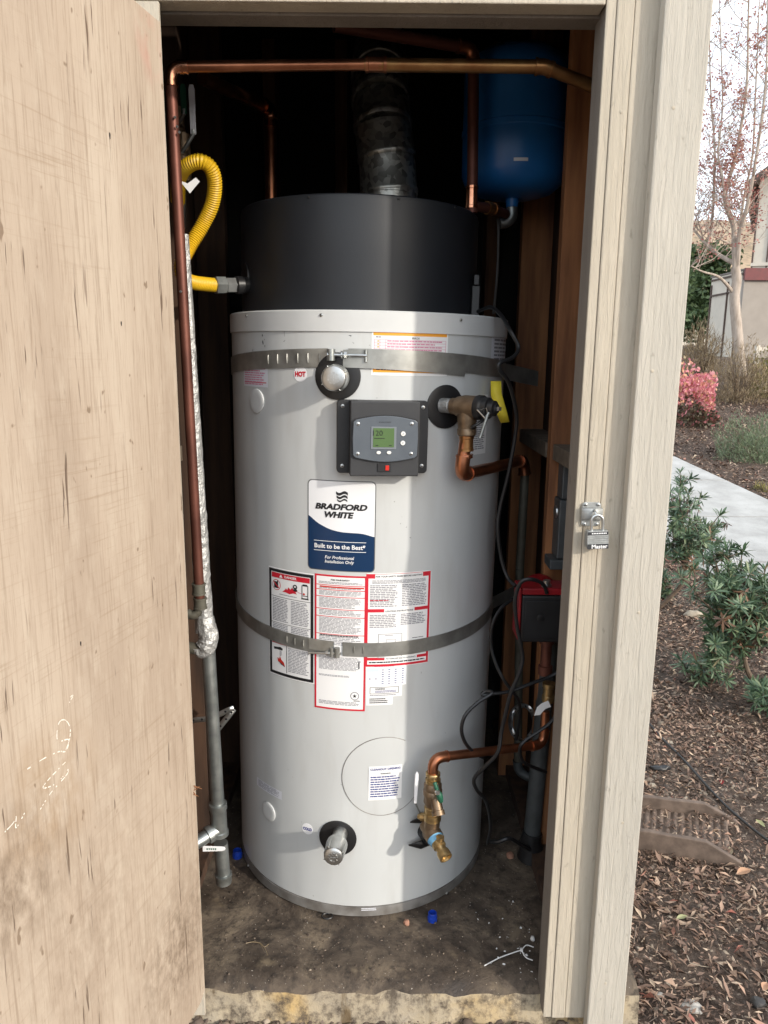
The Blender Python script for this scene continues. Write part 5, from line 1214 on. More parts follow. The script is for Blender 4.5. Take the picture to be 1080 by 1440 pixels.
cable('black cable looping out of the jamb across the tank side', [(790, 942, 1.72), (772, 952, 1.72), (745, 962, 1.71), (718, 972, 1.70), (692, 976, 1.69), (678, 977, 1.69), (684, 972, 1.69), (692, 975, 1.68), (672, 988, 1.67), (655, 1005, 1.66), (649, 1024, 1.66), (653, 1042, 1.67), (664, 1056, 1.70), (680, 1066, 1.74)], .0046)
cable('thin black cable bowing behind the pump against the tank', [(722, 842, 1.86), (704, 856, 1.84), (692, 880, 1.82), (691, 910, 1.82), (698, 935, 1.80), (708, 955, 1.78), (720, 972, 1.78), (729, 985, 1.80), (731, 1005, 1.84), (726, 1040, 1.88)], .0042)
cable('black cable hooked over the recirculation pipe near the jamb', [(782, 1006, 1.72), (772, 1018, 1.72), (755, 1030, 1.72), (740, 1040, 1.72), (731, 1052, 1.72), (735, 1070, 1.74), (748, 1078, 1.76), (768, 1086, 1.78)], .0045)
cable('black cable lying on the slab behind the pvc pipe', [(686, 1183, 1.86), (700, 1184, 1.84), (716, 1179, 1.84), (730, 1186, 1.86), (748, 1196, 1.90)], .006)
cable('thin grey cable dropping from the expansion tank elbow', [(700, 308, 2.08), (701, 330, 2.07), (700, 370, 2.06), (698, 400, 2.05), (695, 432, 2.02), (694, 440, 2.0)], .0035, 'thermostat_wire', 'greycable', None)

# ------------------------------------------------------------------ small things on the slab
def floor_at(px, py): return PZ(px, py, 0.0)
for px, py, r, lab in ((608, 1294, .0125, 'blue plastic plug on the slab in front of the heater'), (334, 1205, .014, 'blue plastic plug on the slab at the left edge of the heater')):
    c = floor_at(px, py); mb = MB().lathe(c, Z_, [(0, r), (.012, r*.99), (.0125, r*.9), (.022, r*.88), (.023, r*.78), (.012, r*.7)], 20)
    mb.build('plastic_plug', 'bluecap', None, label=lab, cat='plug', group='blue plastic plugs')
def rock(name, c, r, mat, label, cat, flat_=.7, seed=0, group=None):
    mb = MB(); n, m = 12, 7; vs_ = []
    for i in range(m):
        ph = math.pi*(i+.0001)/(m-1)
        for k in range(n):
            a = 2*math.pi*k/n; d = Vector((math.sin(ph)*math.cos(a), math.sin(ph)*math.sin(a), math.cos(ph)))
            vs_.append(Vector(c)+Vector((d.x*r[0], d.y*r[1], d.z*r[2]))*(1+.28*noise.noise(d*1.6+Vector((seed, 0, 0)))) + Z_*r[2]*flat_)
    mb.add(vs_, [(i*n+k, i*n+(k+1) % n, (i+1)*n+(k+1) % n, (i+1)*n+k) for i in range(m-1) for k in range(n)], 0, True)
    return mb.build(name, mat, None, label=label, cat=cat, group=group)
rock('pebble', floor_at(572, 1300), (.0085, .008, .008), 'pebble', 'small terracotta pebble on the slab below the heater', 'pebble')
rock('pebble', floor_at(717, 1206), (.012, .01, .010), 'pebble', 'reddish pebble beside the foot of the pvc pipe', 'pebble', seed=3)
c = floor_at(460, 1290); MB().tube([c+Vector((.014*math.cos(a), .010*math.sin(a), .004)) for a in np.linspace(0, 2*math.pi, 16)], .0022, 6).build('wire_ring', 'black', None, label='small dark wire ring on the slab against the heater base', cat='ring')
mb = MB().tube(smooth_path([floor_at(681, 1360)+Z_*.004, floor_at(702, 1350)+Z_*.006, floor_at(722, 1344)+Z_*.009, floor_at(733, 1342)+Z_*.012], 5), [.0014]*16, 6); zt_ = mb
zt_.tube(smooth_path([floor_at(733, 1342)+Z_*.012, floor_at(740, 1336)+Z_*.014, floor_at(750, 1338)+Z_*.012], 5), .0014, 6); zt_.tube(smooth_path([floor_at(733, 1342)+Z_*.012, floor_at(739, 1350)+Z_*.008, floor_at(749, 1353)+Z_*.005], 5), .0014, 6)
zt_.box((-.003, -.003, -.002), (.003, .003, .004), 0, (floor_at(733, 1342)+Z_*.012, X_, Y_, Z_)); zt_.build('zip_tie', 'ziptie', None, label='cut white zip tie on the slab near the right jamb', cat='zip tie')
mb = MB().tube(smooth_path([floor_at(x, y)+Z_*.003 for x, y in ((346, 1328), (356, 1326), (366, 1328), (372, 1333), (378, 1329))], 5), .0011, 5); mb.tube([floor_at(366, 1328)+Z_*.003, floor_at(372, 1340)+Z_*.002], .0009, 5); mb.tube([floor_at(372, 1333)+Z_*.003, floor_at(377, 1345)+Z_*.002], .0008, 5)
mb.build('twig', 'dryleaf', None, label='thin forked dry twig on the slab', cat='twig')
rock('paint_chip', floor_at(749, 1322), (.006, .007, .006), 'ziptie', 'white round chip on the slab touching the right jamb', 'chip')
c = floor_at(762, 1190); MB().tube([c+Vector((.011*math.cos(a), .008*math.sin(a), .008+.006*math.sin(a))) for a in np.linspace(0, 2*math.pi, 16)], .0022, 6).build('washer_ring', 'ziptie', None, label='white ring on the slab beside the right jamb', cat='ring')
# crumbs
def scatter_chips(n, xr, yr, zf, smin, smax, flatness=.5, power=1.0, dens=None):
    V = []; Fq = []; c = 0
    while c < n:
        x = random.uniform(*xr); y = random.uniform(*yr)
        if dens and random.random() > dens(x, y): continue
        s = smin+(smax-smin)*random.random()**2; a = random.uniform(0, 6.283); w = s*random.uniform(.25, .9); h = s*flatness*random.uniform(.3, 1)
        z = zf(x, y); ca, sa = math.cos(a), math.sin(a)
        P8 = [(-1, -1, 0), (1, -.8, 0), (.9, 1, 0), (-.8, .9, 0), (-.5, -.4, 1), (.6, -.3, .8), (.4, .5, 1), (-.5, .4, .8)]
        b = len(V)
        for q in P8: px, py = q[0]*s/2, q[1]*w/2; V.append((x+px*ca-py*sa, y+px*sa+py*ca, z+q[2]*h))
        Fq += [(b+4, b+5, b+6, b+7), (b, b+1, b+5, b+4), (b+1, b+2, b+6, b+5), (b+2, b+3, b+7, b+6), (b+3, b, b+4, b+7)]; c += 1
    return V, Fq
V, Fq = scatter_chips(900, (-.42, .40), (1.47, 2.0), lambda x, y: .001, .0015, .007, .6)
np_mesh('floor_debris', V, Fq, 'chips', kind='stuff', label='dark crumbs and grit over the closet slab')
V, Fq = scatter_chips(30, (.25, .38), (1.47, 1.75), lambda x, y: .001, .002, .008, .6)
np_mesh('white_grit', V, Fq, 'ziptie', kind='stuff', label='white grit along the right edge of the closet slab')

# ------------------------------------------------------------------ garden outside
def ground_at(px, py):
    d = ray(px, py); t = 1.0
    for _ in range(4000):
        p = CO+d*t
        if p.z < float(np.interp(p.y, GY, GZ)): break
        t += .01+.002*t
    return p
def leaf_litter(n, region, smin, smax, lift=.012, curl=.5, seed=1):
    """folded leaf shapes: 2 quads each, lying on the soil at random tilts"""
    r = np.random.default_rng(seed); V = np.zeros((n, 6, 3)); pos = []
    while len(pos) < n:
        p = region(r)
        if p is not None: pos.append(p)
    pos = np.array(pos); s = smin+(smax-smin)*r.random(n)**2.2; w = s*r.uniform(.10, .42, n); a = r.uniform(0, 2*np.pi, n)
    c = r.uniform(-curl, curl, n)*s; fold = r.uniform(.1, .6, n)*w; tx = r.normal(0, .33, n); ty = r.normal(0, .33, n)
    base = [(-.5, 0, 0), (0, -.5, 1), (0, .5, 1), (.5, 0, 0), (-.02, 0, 0), (.02, 0, 0)]
    pts = [(-.5, 0), (-.05, -.5), (.05, .5), (.5, 0.04)]
    for i, (u, v) in enumerate(pts):
        x = u*s; y = v*w; z = (np.abs(v)*2)*fold + (np.abs(u)*2)**2*c*.5 + x*tx + y*ty
        V[:, i, 0] = pos[:, 0]+x*np.cos(a)-y*np.sin(a); V[:, i, 1] = pos[:, 1]+x*np.sin(a)+y*np.cos(a); V[:, i, 2] = pos[:, 2]+z
    V = V[:, :4]
    zg = pos[:, 2]; low = V[:, :, 2].min(1); V[:, :, 2] += (np.maximum(0, zg-low)*.85+r.uniform(.0, lift, n))[:, None]
    b = np.arange(n)[:, None]*4; Fq = np.concatenate([b+np.array([[0, 1, 3]]), b+np.array([[0, 3, 2]])], 1).reshape(-1, 3)
    return V.reshape(-1, 3), Fq
def in_shed(x, y): return x < .57 and y > 1.40
def on_walk(x, y): return y > 2.5 and edge(LE, y)-.0 < x < edge(RE, y)
def reg(x0, x1, y0, y1, clump=2.0, thr=-.25):
    def f(r):
        x = r.uniform(x0, x1); y = r.uniform(y0, y1)
        if in_shed(x, y) or on_walk(x, y): return None
        if noise.noise((x*clump, y*clump, 3.3)) < thr+r.normal(0, .25): return None
        return (x, y, gz(x, y))
    return f
V, Fq = leaf_litter(24000, reg(.5, 2.2, 1.15, 3.2, 2.2, -.04), .006, .029, .010, .5, 3); np_mesh('leaf_litter', V, Fq, 'litter', kind='stuff', label='dry leaves littering the soil beside the closet')
V, Fq = leaf_litter(46000, reg(.45, 4.0, 1.15, 5.6, 1.6, -.02), .008, .040, .012, .5, 4); np_mesh('leaf_litter', V, Fq, 'litter', kind='stuff', label='dry leaves littering the soil up to the path')
V, Fq = leaf_litter(34000, reg(1.8, 9.0, 5.0, 13, .8, -.3), .02, .07, .015, .5, 5); np_mesh('leaf_litter', V, Fq, 'litter', kind='stuff', label='dry leaves littering the bank beyond the path')
random.seed(11)
def dens_near(x, y): return 0 if in_shed(x, y) or on_walk(x, y) else 1
V, Fq = scatter_chips(15000, (.42, 1.9), (1.05, 2.7), lambda x, y: gz(x, y)-.002, .003, .020, .35, dens=dens_near); np_mesh('mulch_chips', V, Fq, 'chips', kind='stuff', label='dark shredded wood mulch next to the closet')
V, Fq = scatter_chips(8000, (.7, 3.0), (2.3, 5.2), lambda x, y: gz(x, y)-.002, .008, .04, .35, dens=dens_near); np_mesh('mulch_chips', V, Fq, 'chips', kind='stuff', label='dark shredded wood mulch towards the shrubs')
V, Fq = scatter_chips(2600, (-.5, .62), (1.24, 1.475), lambda x, y: gz(x, y)-.001+max(0, (y-1.38))*.12, .005, .028, .45); np_mesh('mulch_chips', V, Fq, 'chips', kind='stuff', label='dark soil and chips against the foot of the slab')
# twigs among the mulch
V = MB(); random.seed(5)
for i in range(260):
    x, y = random.uniform(.55, 2.0), random.uniform(1.2, 3.2)
    if in_shed(x, y): continue
    a = random.uniform(0, 3.14); L = random.uniform(.02, .07); z = gz(x, y)+.008
    V.tube([(x, y, z), (x+L*math.cos(a)*.5, y+L*math.sin(a)*.5, z+random.uniform(0, .01)), (x+L*math.cos(a), y+L*math.sin(a), z+random.uniform(-.004, .012))], random.uniform(.0008, .002), 5)
V.build('fallen_twigs', 'chips', None, kind='stuff', label='pale twigs scattered in the mulch')
# single leaves that stand out
def big_leaf(px, py, L, w, mat, label, rot, tilt, cup=.35):
    c = ground_at(px, py)+Z_*.02; n = 6; mb = MB(); vs_ = []
    ex = Vector((math.cos(rot), math.sin(rot), 0)); ey = Vector((-math.sin(rot), math.cos(rot), 0)); ex = (ex+Z_*tilt).normalized(); ez = ex.cross(ey)
    for i in range(n+1):
        u = i/n; wd = w*math.sin(math.pi*min(.97, max(.04, u)))**.8
        for v in (-1, -.5, 0, .5, 1): vs_.append(c+ex*(u-.5)*L+ey*v*wd/2+ez*(v*v*wd*cup+.25*(u-.5)**2*L))
    mb.add(vs_, [(5*i+j, 5*i+j+1, 5*i+j+6, 5*i+j+5) for i in range(n) for j in range(4)], 0, True)
    o = mb.build('fallen_leaf', mat, None, label=label, cat='leaf'); return o
M['palecurl'] = simple('pale_curled_leaf', (0.56, 0.48, 0.34), (0.45, 0.36, 0.24), 0.7)
M['tanleaf'] = simple('tan_dry_leaf', (0.50, 0.31, 0.19), (0.36, 0.2, 0.12), 0.75)
M['crimson'] = simple('crimson_leaf', (0.32, 0.03, 0.03), (0.2, 0.02, 0.02), 0.7)
M['palegreenleaf'] = simple('pale_green_fallen_leaf', (0.36, 0.36, 0.20), (0.28, 0.28, 0.14), 0.7)
big_leaf(1024, 1207, .036, .026, 'palecurl', 'pale cupped leaf leaning on the near end of the splash block', .9, .5, .5)
big_leaf(1045, 1236, .048, .028, 'tanleaf', 'broad tan leaf just below the splash block', .3, .1)
big_leaf(1014, 1107, .022, .016, 'crimson', 'small crimson leaf behind the splash block', 1.2, .3)
big_leaf(1068, 1166, .035, .018, 'palegreenleaf', 'pale green leaf beyond the splash block tip', 2.0, .15)
big_leaf(958, 1300, .034, .016, 'palegreenleaf', 'pale green leaf on the mulch beside the corner board', .2, .1)
big_leaf(1075, 1398, .026, .02, 'tanleaf', 'pale tan leaf at the bottom right corner', .8, .2)
# splash block: channel with side walls and ribbed floor
A = PZ(905, 1148, -.085); Bp = PZ(1032, 1190, -.085)
sb = thing('splash_block', 'brown concrete splash block half buried in mulch beside the corner board', 'splash block', A)
A1, A2 = PZ(905, 1121, -.03), PZ(900, 1163, -.03); B1, B2 = PZ(1040, 1134, -.03), PZ(1047, 1191, -.03)
dirv = ((B1-A1).normalized()+(B2-A2).normalized()).normalized(); perp = Vector((-dirv.y, dirv.x, 0)).normalized()
A1 -= dirv*.24; A2 -= dirv*.24
def wallprism(P0, P1, h, name, inward):
    L = (P1-P0).length; ex = (P1-P0).normalized(); ex = Vector((ex.x, ex.y, 0)).normalized()
    fr = (Vector((P0.x, P0.y, -.125)), ex, Z_, inward)
    n = 10; top = []
    for i in range(n+1):
        u = i/n; hh = (h if u < .80 else h*(1-(u-.80)/.20*.72))*(1-.05*abs(noise.noise((u*14, h, 5))))
        top.append((L*u, .02+hh+.002*noise.noise((u*9, 1, 2))))
    return MB().prism([(0, 0), (L, 0)]+list(reversed(top)), fr, -.009, .010).build(name, 'splash', sb, .003)
wallprism(A1, B1, .075, 'side_wall', -perp); wallprism(A2, B2, .075, 'side_wall', -perp)
base = MB(); n = 40
fl = []
for i in range(n*4+1):
    u = i/(n*4); a = A2.lerp(B2, u*.94); b_ = A1.lerp(B1, u*.94); z = -.076-.012*u+.0075*abs(math.sin(math.pi*u*23))
    for v in (0, .25, .5, .75, 1):
        q = a.lerp(b_, v); fl.append((q.x, q.y, z+.006*(2*v-1)**2))
base.add(fl, [(5*i+j, 5*i+j+1, 5*i+j+6, 5*i+j+5) for i in range(n*4) for j in range(4)], 0, True); base.build('ribbed_floor', 'splash', sb)
random.seed(21)
V, Fq = leaf_litter(420, lambda r: (lambda u, v: (tuple(A2.lerp(B2, u).lerp(A1.lerp(B1, u), v))[:2]+(-.070,)))(1-.62*r.random()**1.3, r.uniform(.06, .95)), .008, .03, .012, .5, 9)
np_mesh('leaf_litter', V, Fq, 'litter', kind='stuff', label='dry leaves gathered in the splash block channel')
# drip tube, dark scrap, stones
pts = [ground_at(x, y)+Z_*.014 for x, y in ((880, 985), (913, 1022), (930, 1042), (960, 1072), (990, 1106), (1020, 1138), (1045, 1160), (1072, 1182), (1110, 1208))]
MB().tube(smooth_path(pts, 6), .0045, 8).build('drip_tube', 'driptube', None, label='thin black drip irrigation tube running along the mulch', cat='tube')
c = ground_at(928, 1085); mb = MB(); vs_ = []
for i in range(9):
    u = i/8
    for v in (-1, -.4, .4, 1): vs_.append(c+Vector(((u-.5)*.075, v*.016*math.sin(math.pi*(.1+.85*u)), .012+.010*(1-v*v)+.006*noise.noise((u*5, v*2, 1)))))
o = mb.add(vs_, [(4*i+j, 4*i+j+1, 4*i+j+5, 4*i+j+4) for i in range(8) for j in range(3)], 0, True).build('plastic_scrap', 'black', None, label='crumpled black plastic scrap on the mulch above the splash block', cat='scrap'); m = o.modifiers.new('t', 'SOLIDIFY'); m.thickness = .002
rock('stone', ground_at(975, 867), (.055, .035, .03), 'stone', 'smooth beige stone lying between the two shrubs', 'stone', .35, 2)
rock('stone', ground_at(917, 1108), (.016, .014, .012), 'stone', 'small beige stone under the black plastic scrap', 'stone', .5, 5)
rock('stone', ground_at(973, 1418), (.026, .022, .009), 'whitestone', 'white stone chunk at the bottom of the mulch', 'stone', .4, 7)
rock('stone', ground_at(928, 1402), (.015, .012, .006), 'whitestone', 'smaller white stone chunk nearer the corner board', 'stone', .4, 8)
rock('stone', ground_at(1066, 1412), (.020, .016, .012), 'driptube', 'dark stone near the bottom right corner', 'stone', .4, 9)

# ---- shrubs: branches plus whorls of narrow leaves
def whorl_mesh(name, n, L, w, spread, matname, seed):
    r = random.Random(seed); vs_ = []; fs = []
    for i in range(n):
        a = 2*math.pi*i/n*2.4+r.uniform(-.3, .3); el = r.uniform(*spread); l = L*r.uniform(.7, 1.1)
        d = Vector((math.cos(a)*math.cos(el), math.sin(a)*math.cos(el), math.sin(el))); s_ = Vector((-math.sin(a), math.cos(a), 0)); up = d.cross(s_)*-1
        b = len(vs_); z0 = Vector((0, 0, -.010*i/n*3))
        droop = -Z_*l*.16
        vs_ += [z0, z0+d*l*.45+s_*w*.5+up*w*.12, z0+d*l*.45-s_*w*.5+up*w*.12, z0+d*l*.8+s_*w*.32+droop*.6, z0+d*l*.8-s_*w*.32+droop*.6, z0+d*l+droop]
        fs += [(b, b+1, b+2), (b+1, b+3, b+4, b+2), (b+3, b+5, b+4)]
    me = bpy.data.meshes.new(name); me.from_pydata([tuple(v) for v in vs_], [], fs); me.materials.append(M[matname]); me.update(); return me
WH = [whorl_mesh('leaf_whorl', 20, .074, .0108, (-.25, 1.05), 'leaf', i) for i in range(4)]+[whorl_mesh('leaf_whorl', 14, .060, .011, (-.5, .4), 'deadleaf', 9)]
def shrub(label, base, tips, seed, group='narrow leaved shrubs by the path', dead=.06, leaves=1.0, sub=3, stem=None):
    """tips: (px, py, Y) branch ends; every branch gets side shoots with whorls"""
    r = random.Random(seed); t = thing('shrub', label, 'shrub', base, group); base = Vector(base)
    mbk = MB(); spots = []
    b0 = base
    if stem:
        sp_ = smooth_path([base-Z_*.03, base]+[P(*q) for q in stem], 5); mbk.tube(sp_, list(np.linspace(.017, .010, len(sp_))), 8); base = sp_[-1]
    for tip in tips:
        q = P(*tip); mid = base.lerp(q, .5)+Vector((r.uniform(-.03, .03), r.uniform(-.03, .03), -.02+r.uniform(0, .04)))
        w1 = Vector((r.uniform(-.035, .035), r.uniform(-.04, .04), r.uniform(-.02, .03)))
        pth = smooth_path([base-(Z_*.03 if not stem else Z_*.0), base.lerp(mid, .5)+w1, mid-w1*.6, mid.lerp(q, .55)+w1*.5, q], 4)
        mbk.tube(pth, list(np.linspace(.0075 if stem else .009, .0022, len(pth))), 6); d = (pth[-1]-pth[-3]).normalized(); spots.append((q, d, 1.0))
        for k in range(sub):
            u = r.uniform(.45, .97); s0 = pth[min(len(pth)-1, int(u*len(pth)))]
            dirv = Vector((r.uniform(-1, 1), r.uniform(-1, 1), r.uniform(-.1, .9))).normalized(); e = s0+dirv*r.uniform(.05, .13)
            mbk.tube([s0, s0.lerp(e, .5)+Z_*.005, e], [.003, .0024, .0018], 5); spots.append((e, dirv, r.uniform(.7, 1.0)))
            if r.random() < .5: spots.append((s0.lerp(e, .55), (dirv+Z_*.5).normalized(), r.uniform(.55, .8)))
    mbk.build('branch', 'shrubbark', t)
    inv = WM[t.name].inverted()
    for q, d, sc in spots:
        if r.random() > leaves: continue
        me = WH[4] if r.random() < dead else WH[r.randrange(4)]
        o = bpy.data.objects.new('leaf_whorl', me); COL.objects.link(o); o.parent = t
        o.location = inv @ q; o.rotation_euler = (d+Vector((r.uniform(-.3, .3), r.uniform(-.3, .3), .25))).to_track_quat('Z', 'Y').to_euler(); o.rotation_euler.rotate_axis('Z', r.uniform(0, 6.28)); o.scale = (sc,)*3
        WM[o.name] = WM[t.name]
    return t
ra = random.Random(3)
def cloud(n, cx, cy, rx, ry, Y, dY, r): 
    out = []
    while len(out) < n:
        a, b_ = r.uniform(-1, 1), r.uniform(-1, 1)
        if a*a+b_*b_ < 1: out.append((cx+a*rx, cy+b_*ry, Y+r.uniform(-dY, dY)))
    return out
bA = ground_at(926, 856)
shrub('open shrub with a bare curved stem rising beside the corner board', bA, cloud(8, 950, 705, 26, 30, 4.35, .16, ra)+cloud(9, 968, 745, 42, 26, 4.3, .2, ra)+[(1014, 722, 4.3), (942, 690, 4.4), (968, 693, 4.35), (935, 760, 4.4), (1000, 752, 4.2), (952, 784, 4.3), (978, 790, 4.2)], 5, dead=.14, stem=[(944, 838, 4.44), (960, 820, 4.42), (964, 800, 4.4)])
bB = ground_at(1062, 962)
shrub('dense shrub at the right edge in front of the path', bB, cloud(19, 1022, 815, 54, 46, 3.45, .22, ra)+cloud(15, 1068, 850, 44, 50, 3.3, .22, ra)+cloud(10, 1030, 885, 44, 28, 3.3, .18, ra)+[(1044, 772, 3.5), (1020, 770, 3.5), (1000, 790, 3.5), (1075, 800, 3.4), (1100, 810, 3.4)], 8, dead=.09, sub=4, stem=[(1052, 945, 3.34), (1046, 922, 3.36)])
shrub('small low shrub with sparse leaves in the middle of the mulch', ground_at(985, 958), cloud(6, 985, 925, 30, 24, 3.35, .10, ra), 12, dead=.05, sub=2)
shrub('low leafy sprig at the right edge below the dense shrub', ground_at(1085, 1000), cloud(6, 1072, 975, 24, 22, 3.0, .10, ra), 14, dead=.0, sub=2)
shrub('low leafy tuft behind the corner board at the path', ground_at(930, 838), cloud(5, 934, 825, 14, 16, 4.5, .10, ra), 15, dead=.0, sub=2)

# ---- soft mounds of fine leaves: one leaf mesh per plant, stems beneath
def mound(name, label, cat, c, rx, ry, rz, n, size, mat, seed, stems=14, upright=.4, group=None, core=.25, low=None):
    r = np.random.default_rng(seed); t = thing(name, label, cat, c, group); c = np.array(c)
    d = r.normal(size=(n, 3)); d /= np.linalg.norm(d, axis=1)[:, None]; d[:, 2] = np.abs(d[:, 2])*1.0
    rad = (core+(1-core)*r.random(n)**.5)
    lump = np.array([1+.50*noise.noise((a*2.1+seed, b_*2.1, q*2.1)) for a, b_, q in d])
    p = c+d*rad[:, None]*lump[:, None]*np.array([rx, ry, rz])
    a = d*.6+r.normal(size=(n, 3))*.6; a[:, 2] += upright; a /= np.linalg.norm(a, axis=1)[:, None]
    b_ = np.cross(a, r.normal(size=(n, 3))); b_ /= np.linalg.norm(b_, axis=1)[:, None]
    L = size[0]*r.uniform(.6, 1.3, n)[:, None]; w = size[1]*r.uniform(.6, 1.3, n)[:, None]
    V = np.stack([p-a*L*.5, p+b_*w*.5, p+a*L*.5, p-b_*w*.5], 1).reshape(-1, 3); Fq = (np.arange(n)[:, None]*4+np.array([[0, 1, 2, 3]]))
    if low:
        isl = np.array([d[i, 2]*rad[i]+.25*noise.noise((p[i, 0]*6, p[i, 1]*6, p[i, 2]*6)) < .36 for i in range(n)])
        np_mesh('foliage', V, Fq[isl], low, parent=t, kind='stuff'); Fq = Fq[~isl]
    np_mesh('foliage', V, Fq, mat, parent=t, kind='stuff')
    mb = MB(); rr = random.Random(seed)
    for i in range(stems):
        e = Vector((c[0]+rr.uniform(-.7, .7)*rx, c[1]+rr.uniform(-.7, .7)*ry, c[2]+rz*rr.uniform(.4, .9))); s = Vector((c[0]+rr.uniform(-.15, .15)*rx, c[1]+rr.uniform(-.15, .15)*ry, c[2]-.05))
        mb.tube([s, s.lerp(e, .5)+Vector((rr.uniform(-.04, .04), 0, .03)), e], [.008, .005, .002], 5)
    mb.build('stem', 'shrubbark', t, kind='stuff'); return t
def gp_(px, Y): q = P(px, 600, Y); return (q.x, Y, float(np.interp(Y, GY, GZ))-.02)
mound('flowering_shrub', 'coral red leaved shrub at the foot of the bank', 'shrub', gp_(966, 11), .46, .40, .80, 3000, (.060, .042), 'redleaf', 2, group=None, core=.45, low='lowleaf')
mound('dry_shrub', 'brown twiggy dry shrub under the pale tree trunk', 'shrub', gp_(1034, 12.2), .52, .40, .98, 3400, (.10, .008), 'dryleaf', 3, 30, 1.1)
mound('dry_shrub', 'tall dry brush behind the coral red shrub', 'shrub', gp_(978, 14.5), .50, .40, .95, 2600, (.12, .010), 'dryleaf', 4, 30, 1.2)
mound('herb_bush', 'rounded grey green bush beyond the path on the right', 'shrub', gp_(1062, 9.0), .46, .40, .52, 5200, (.06, .007), 'greyleaf', 5, 20, .9)
mound('garden_shrub', 'yellow green shrub at the right edge in front of the annex', 'shrub', gp_(1084, 12.6), .50, .40, .90, 2600, (.06, .035), 'yellowleaf', 6)
mound('ground_tuft', 'small pale green tuft on the bank near the path', 'plant', gp_(1082, 7.6), .10, .10, .12, 200, (.05, .008), 'yellowleaf', 7, 5, .9)
# ---- deciduous tree with bare limbs and a few red leaves
tb = gp_(1036, 14.2); tr = thing('tree', 'nearly bare pale barked tree with sparse red leaves beyond the shrubs', 'tree', tb)
TY = 14.2; mbt = MB(); limbs = []
trunk = smooth_path([Vector(tb)-Z_*.1, P(1037, 470, TY), P(1033, 420, TY), P(1036, 395, TY), P(1034, 376, TY)], 6)
mbt.tube(trunk, list(np.linspace(.100, .078, len(trunk))), 12); mbt.build('trunk', 'bark', tr)
def limb(pts, r0, r1):
    p = smooth_path([P(*q) for q in pts], 6); mb = MB().tube(p, list(np.linspace(r0, r1, len(p))), 8); mb.build('limb', 'bark', tr); limbs.append((p, r1))
limb([(1035, 384, TY), (1033, 345, TY), (1032, 318, TY+.1), (1022, 290, TY+.1), (1020, 270, TY+.2), (1030, 235, TY+.3), (1040, 190, TY+.3), (1050, 120, TY+.2), (1052, 40, TY+.2), (1055, -80, TY)], .062, .012)
limb([(1036, 384, TY), (1040, 330, TY-.1), (1045, 310, TY-.2), (1052, 285, TY-.3), (1062, 230, TY-.4), (1072, 160, TY-.4), (1078, 90, TY-.5), (1080, -60, TY-.5)], .052, .010)
limb([(1034, 370, TY), (1024, 366, TY+.1), (1006, 355, TY+.3), (990, 340, TY+.4), (976, 322, TY+.6), (966, 300, TY+.7)], .048, .012)
limb([(996, 338, TY+.4), (1001, 310, TY+.3), (1004, 270, TY+.3), (1005, 210, TY+.3), (1000, 140, TY+.4), (998, 60, TY+.4), (1000, -50, TY+.5)], .030, .008)
limb([(1031, 412, TY), (1020, 398, TY-.1), (1008, 388, TY-.2), (988, 382, TY-.3), (972, 374, TY-.4)], .036, .010)
limb([(1029, 344, TY), (1016, 338, TY-.1), (1003, 332, TY-.2)], .024, .008)
limb([(1022, 290, TY), (1016, 250, TY), (1010, 215, TY+.1), (1016, 150, TY+.2), (1014, 70, TY+.2), (1010, -60, TY+.2)], .026, .007)
limb([(1038, 340, TY), (1046, 280, TY+.3), (1058, 220, TY+.5), (1062, 140, TY+.5), (1066, 50, TY+.5), (1070, -70, TY+.5)], .028, .007)
limb([(990, 340, TY+.4), (982, 312, TY+.4), (974, 292, TY+.4), (968, 250, TY+.3)], .016, .006)
rt = random.Random(17); tw = MB(); ends = []
def twig(s, d, L, r, depth):
    n = 4; pts = [s]; q = s; dd_ = d.copy()
    for i in range(n):
        dd_ = (dd_+Vector((rt.gauss(0, .16), rt.gauss(0, .16), rt.gauss(.05, .10)))).normalized(); q = q+dd_*L/n; pts.append(q)
    tw.tube(pts, list(np.linspace(r, r*.45, n+1)), 4 if depth else 5, caps=False)
    for p in pts[2:]: ends.append((p, dd_))
    if depth < 2:
        for k in range(rt.randint(2, 3)):
            i = rt.randint(1, n); nd_ = (dd_+Vector((rt.gauss(0, .6), rt.gauss(0, .6), rt.gauss(.15, .4)))).normalized(); twig(pts[i], nd_, L*rt.uniform(.45, .7), r*.55, depth+1)
for p, r1 in limbs:
    for i in range(8, len(p), 2):
        if p[i].z < 3.0: continue
        for _ in range(2):
            a = rt.uniform(0, 6.28); d = Vector((math.cos(a)*.7, math.sin(a)*.7, rt.uniform(.2, .9))).normalized(); twig(p[i], d, rt.uniform(.35, .8), .008, 0)
tw.build('twigs', 'bark', tr, kind='stuff')
n = len(ends); lv = []; V = []; Fq = []
for q, d in ends:
    den = .9 if noise.noise((q.x*1.3, q.y*1.3, q.z*1.3)) > .05 else .22
    for _ in range(3):
        if rt.random() > den*.85: continue
        c = q+Vector((rt.gauss(0, .05), rt.gauss(0, .05), rt.gauss(-.02, .05))); a = Vector((rt.gauss(0, 1), rt.gauss(0, 1), rt.gauss(-.4, .8))).normalized(); b_ = a.cross(Vector((rt.gauss(0, 1), rt.gauss(0, 1), rt.gauss(0, 1)))).normalized()
        L = rt.uniform(.025, .055); b0 = len(V); V += [c-a*L*.6, c+b_*L*.35, c+a*L*.6, c-b_*L*.35]; Fq.append((b0, b0+1, b0+2, b0+3))
np_mesh('foliage', [tuple(v) for v in V], Fq, 'treeleaf', parent=tr, kind='stuff')
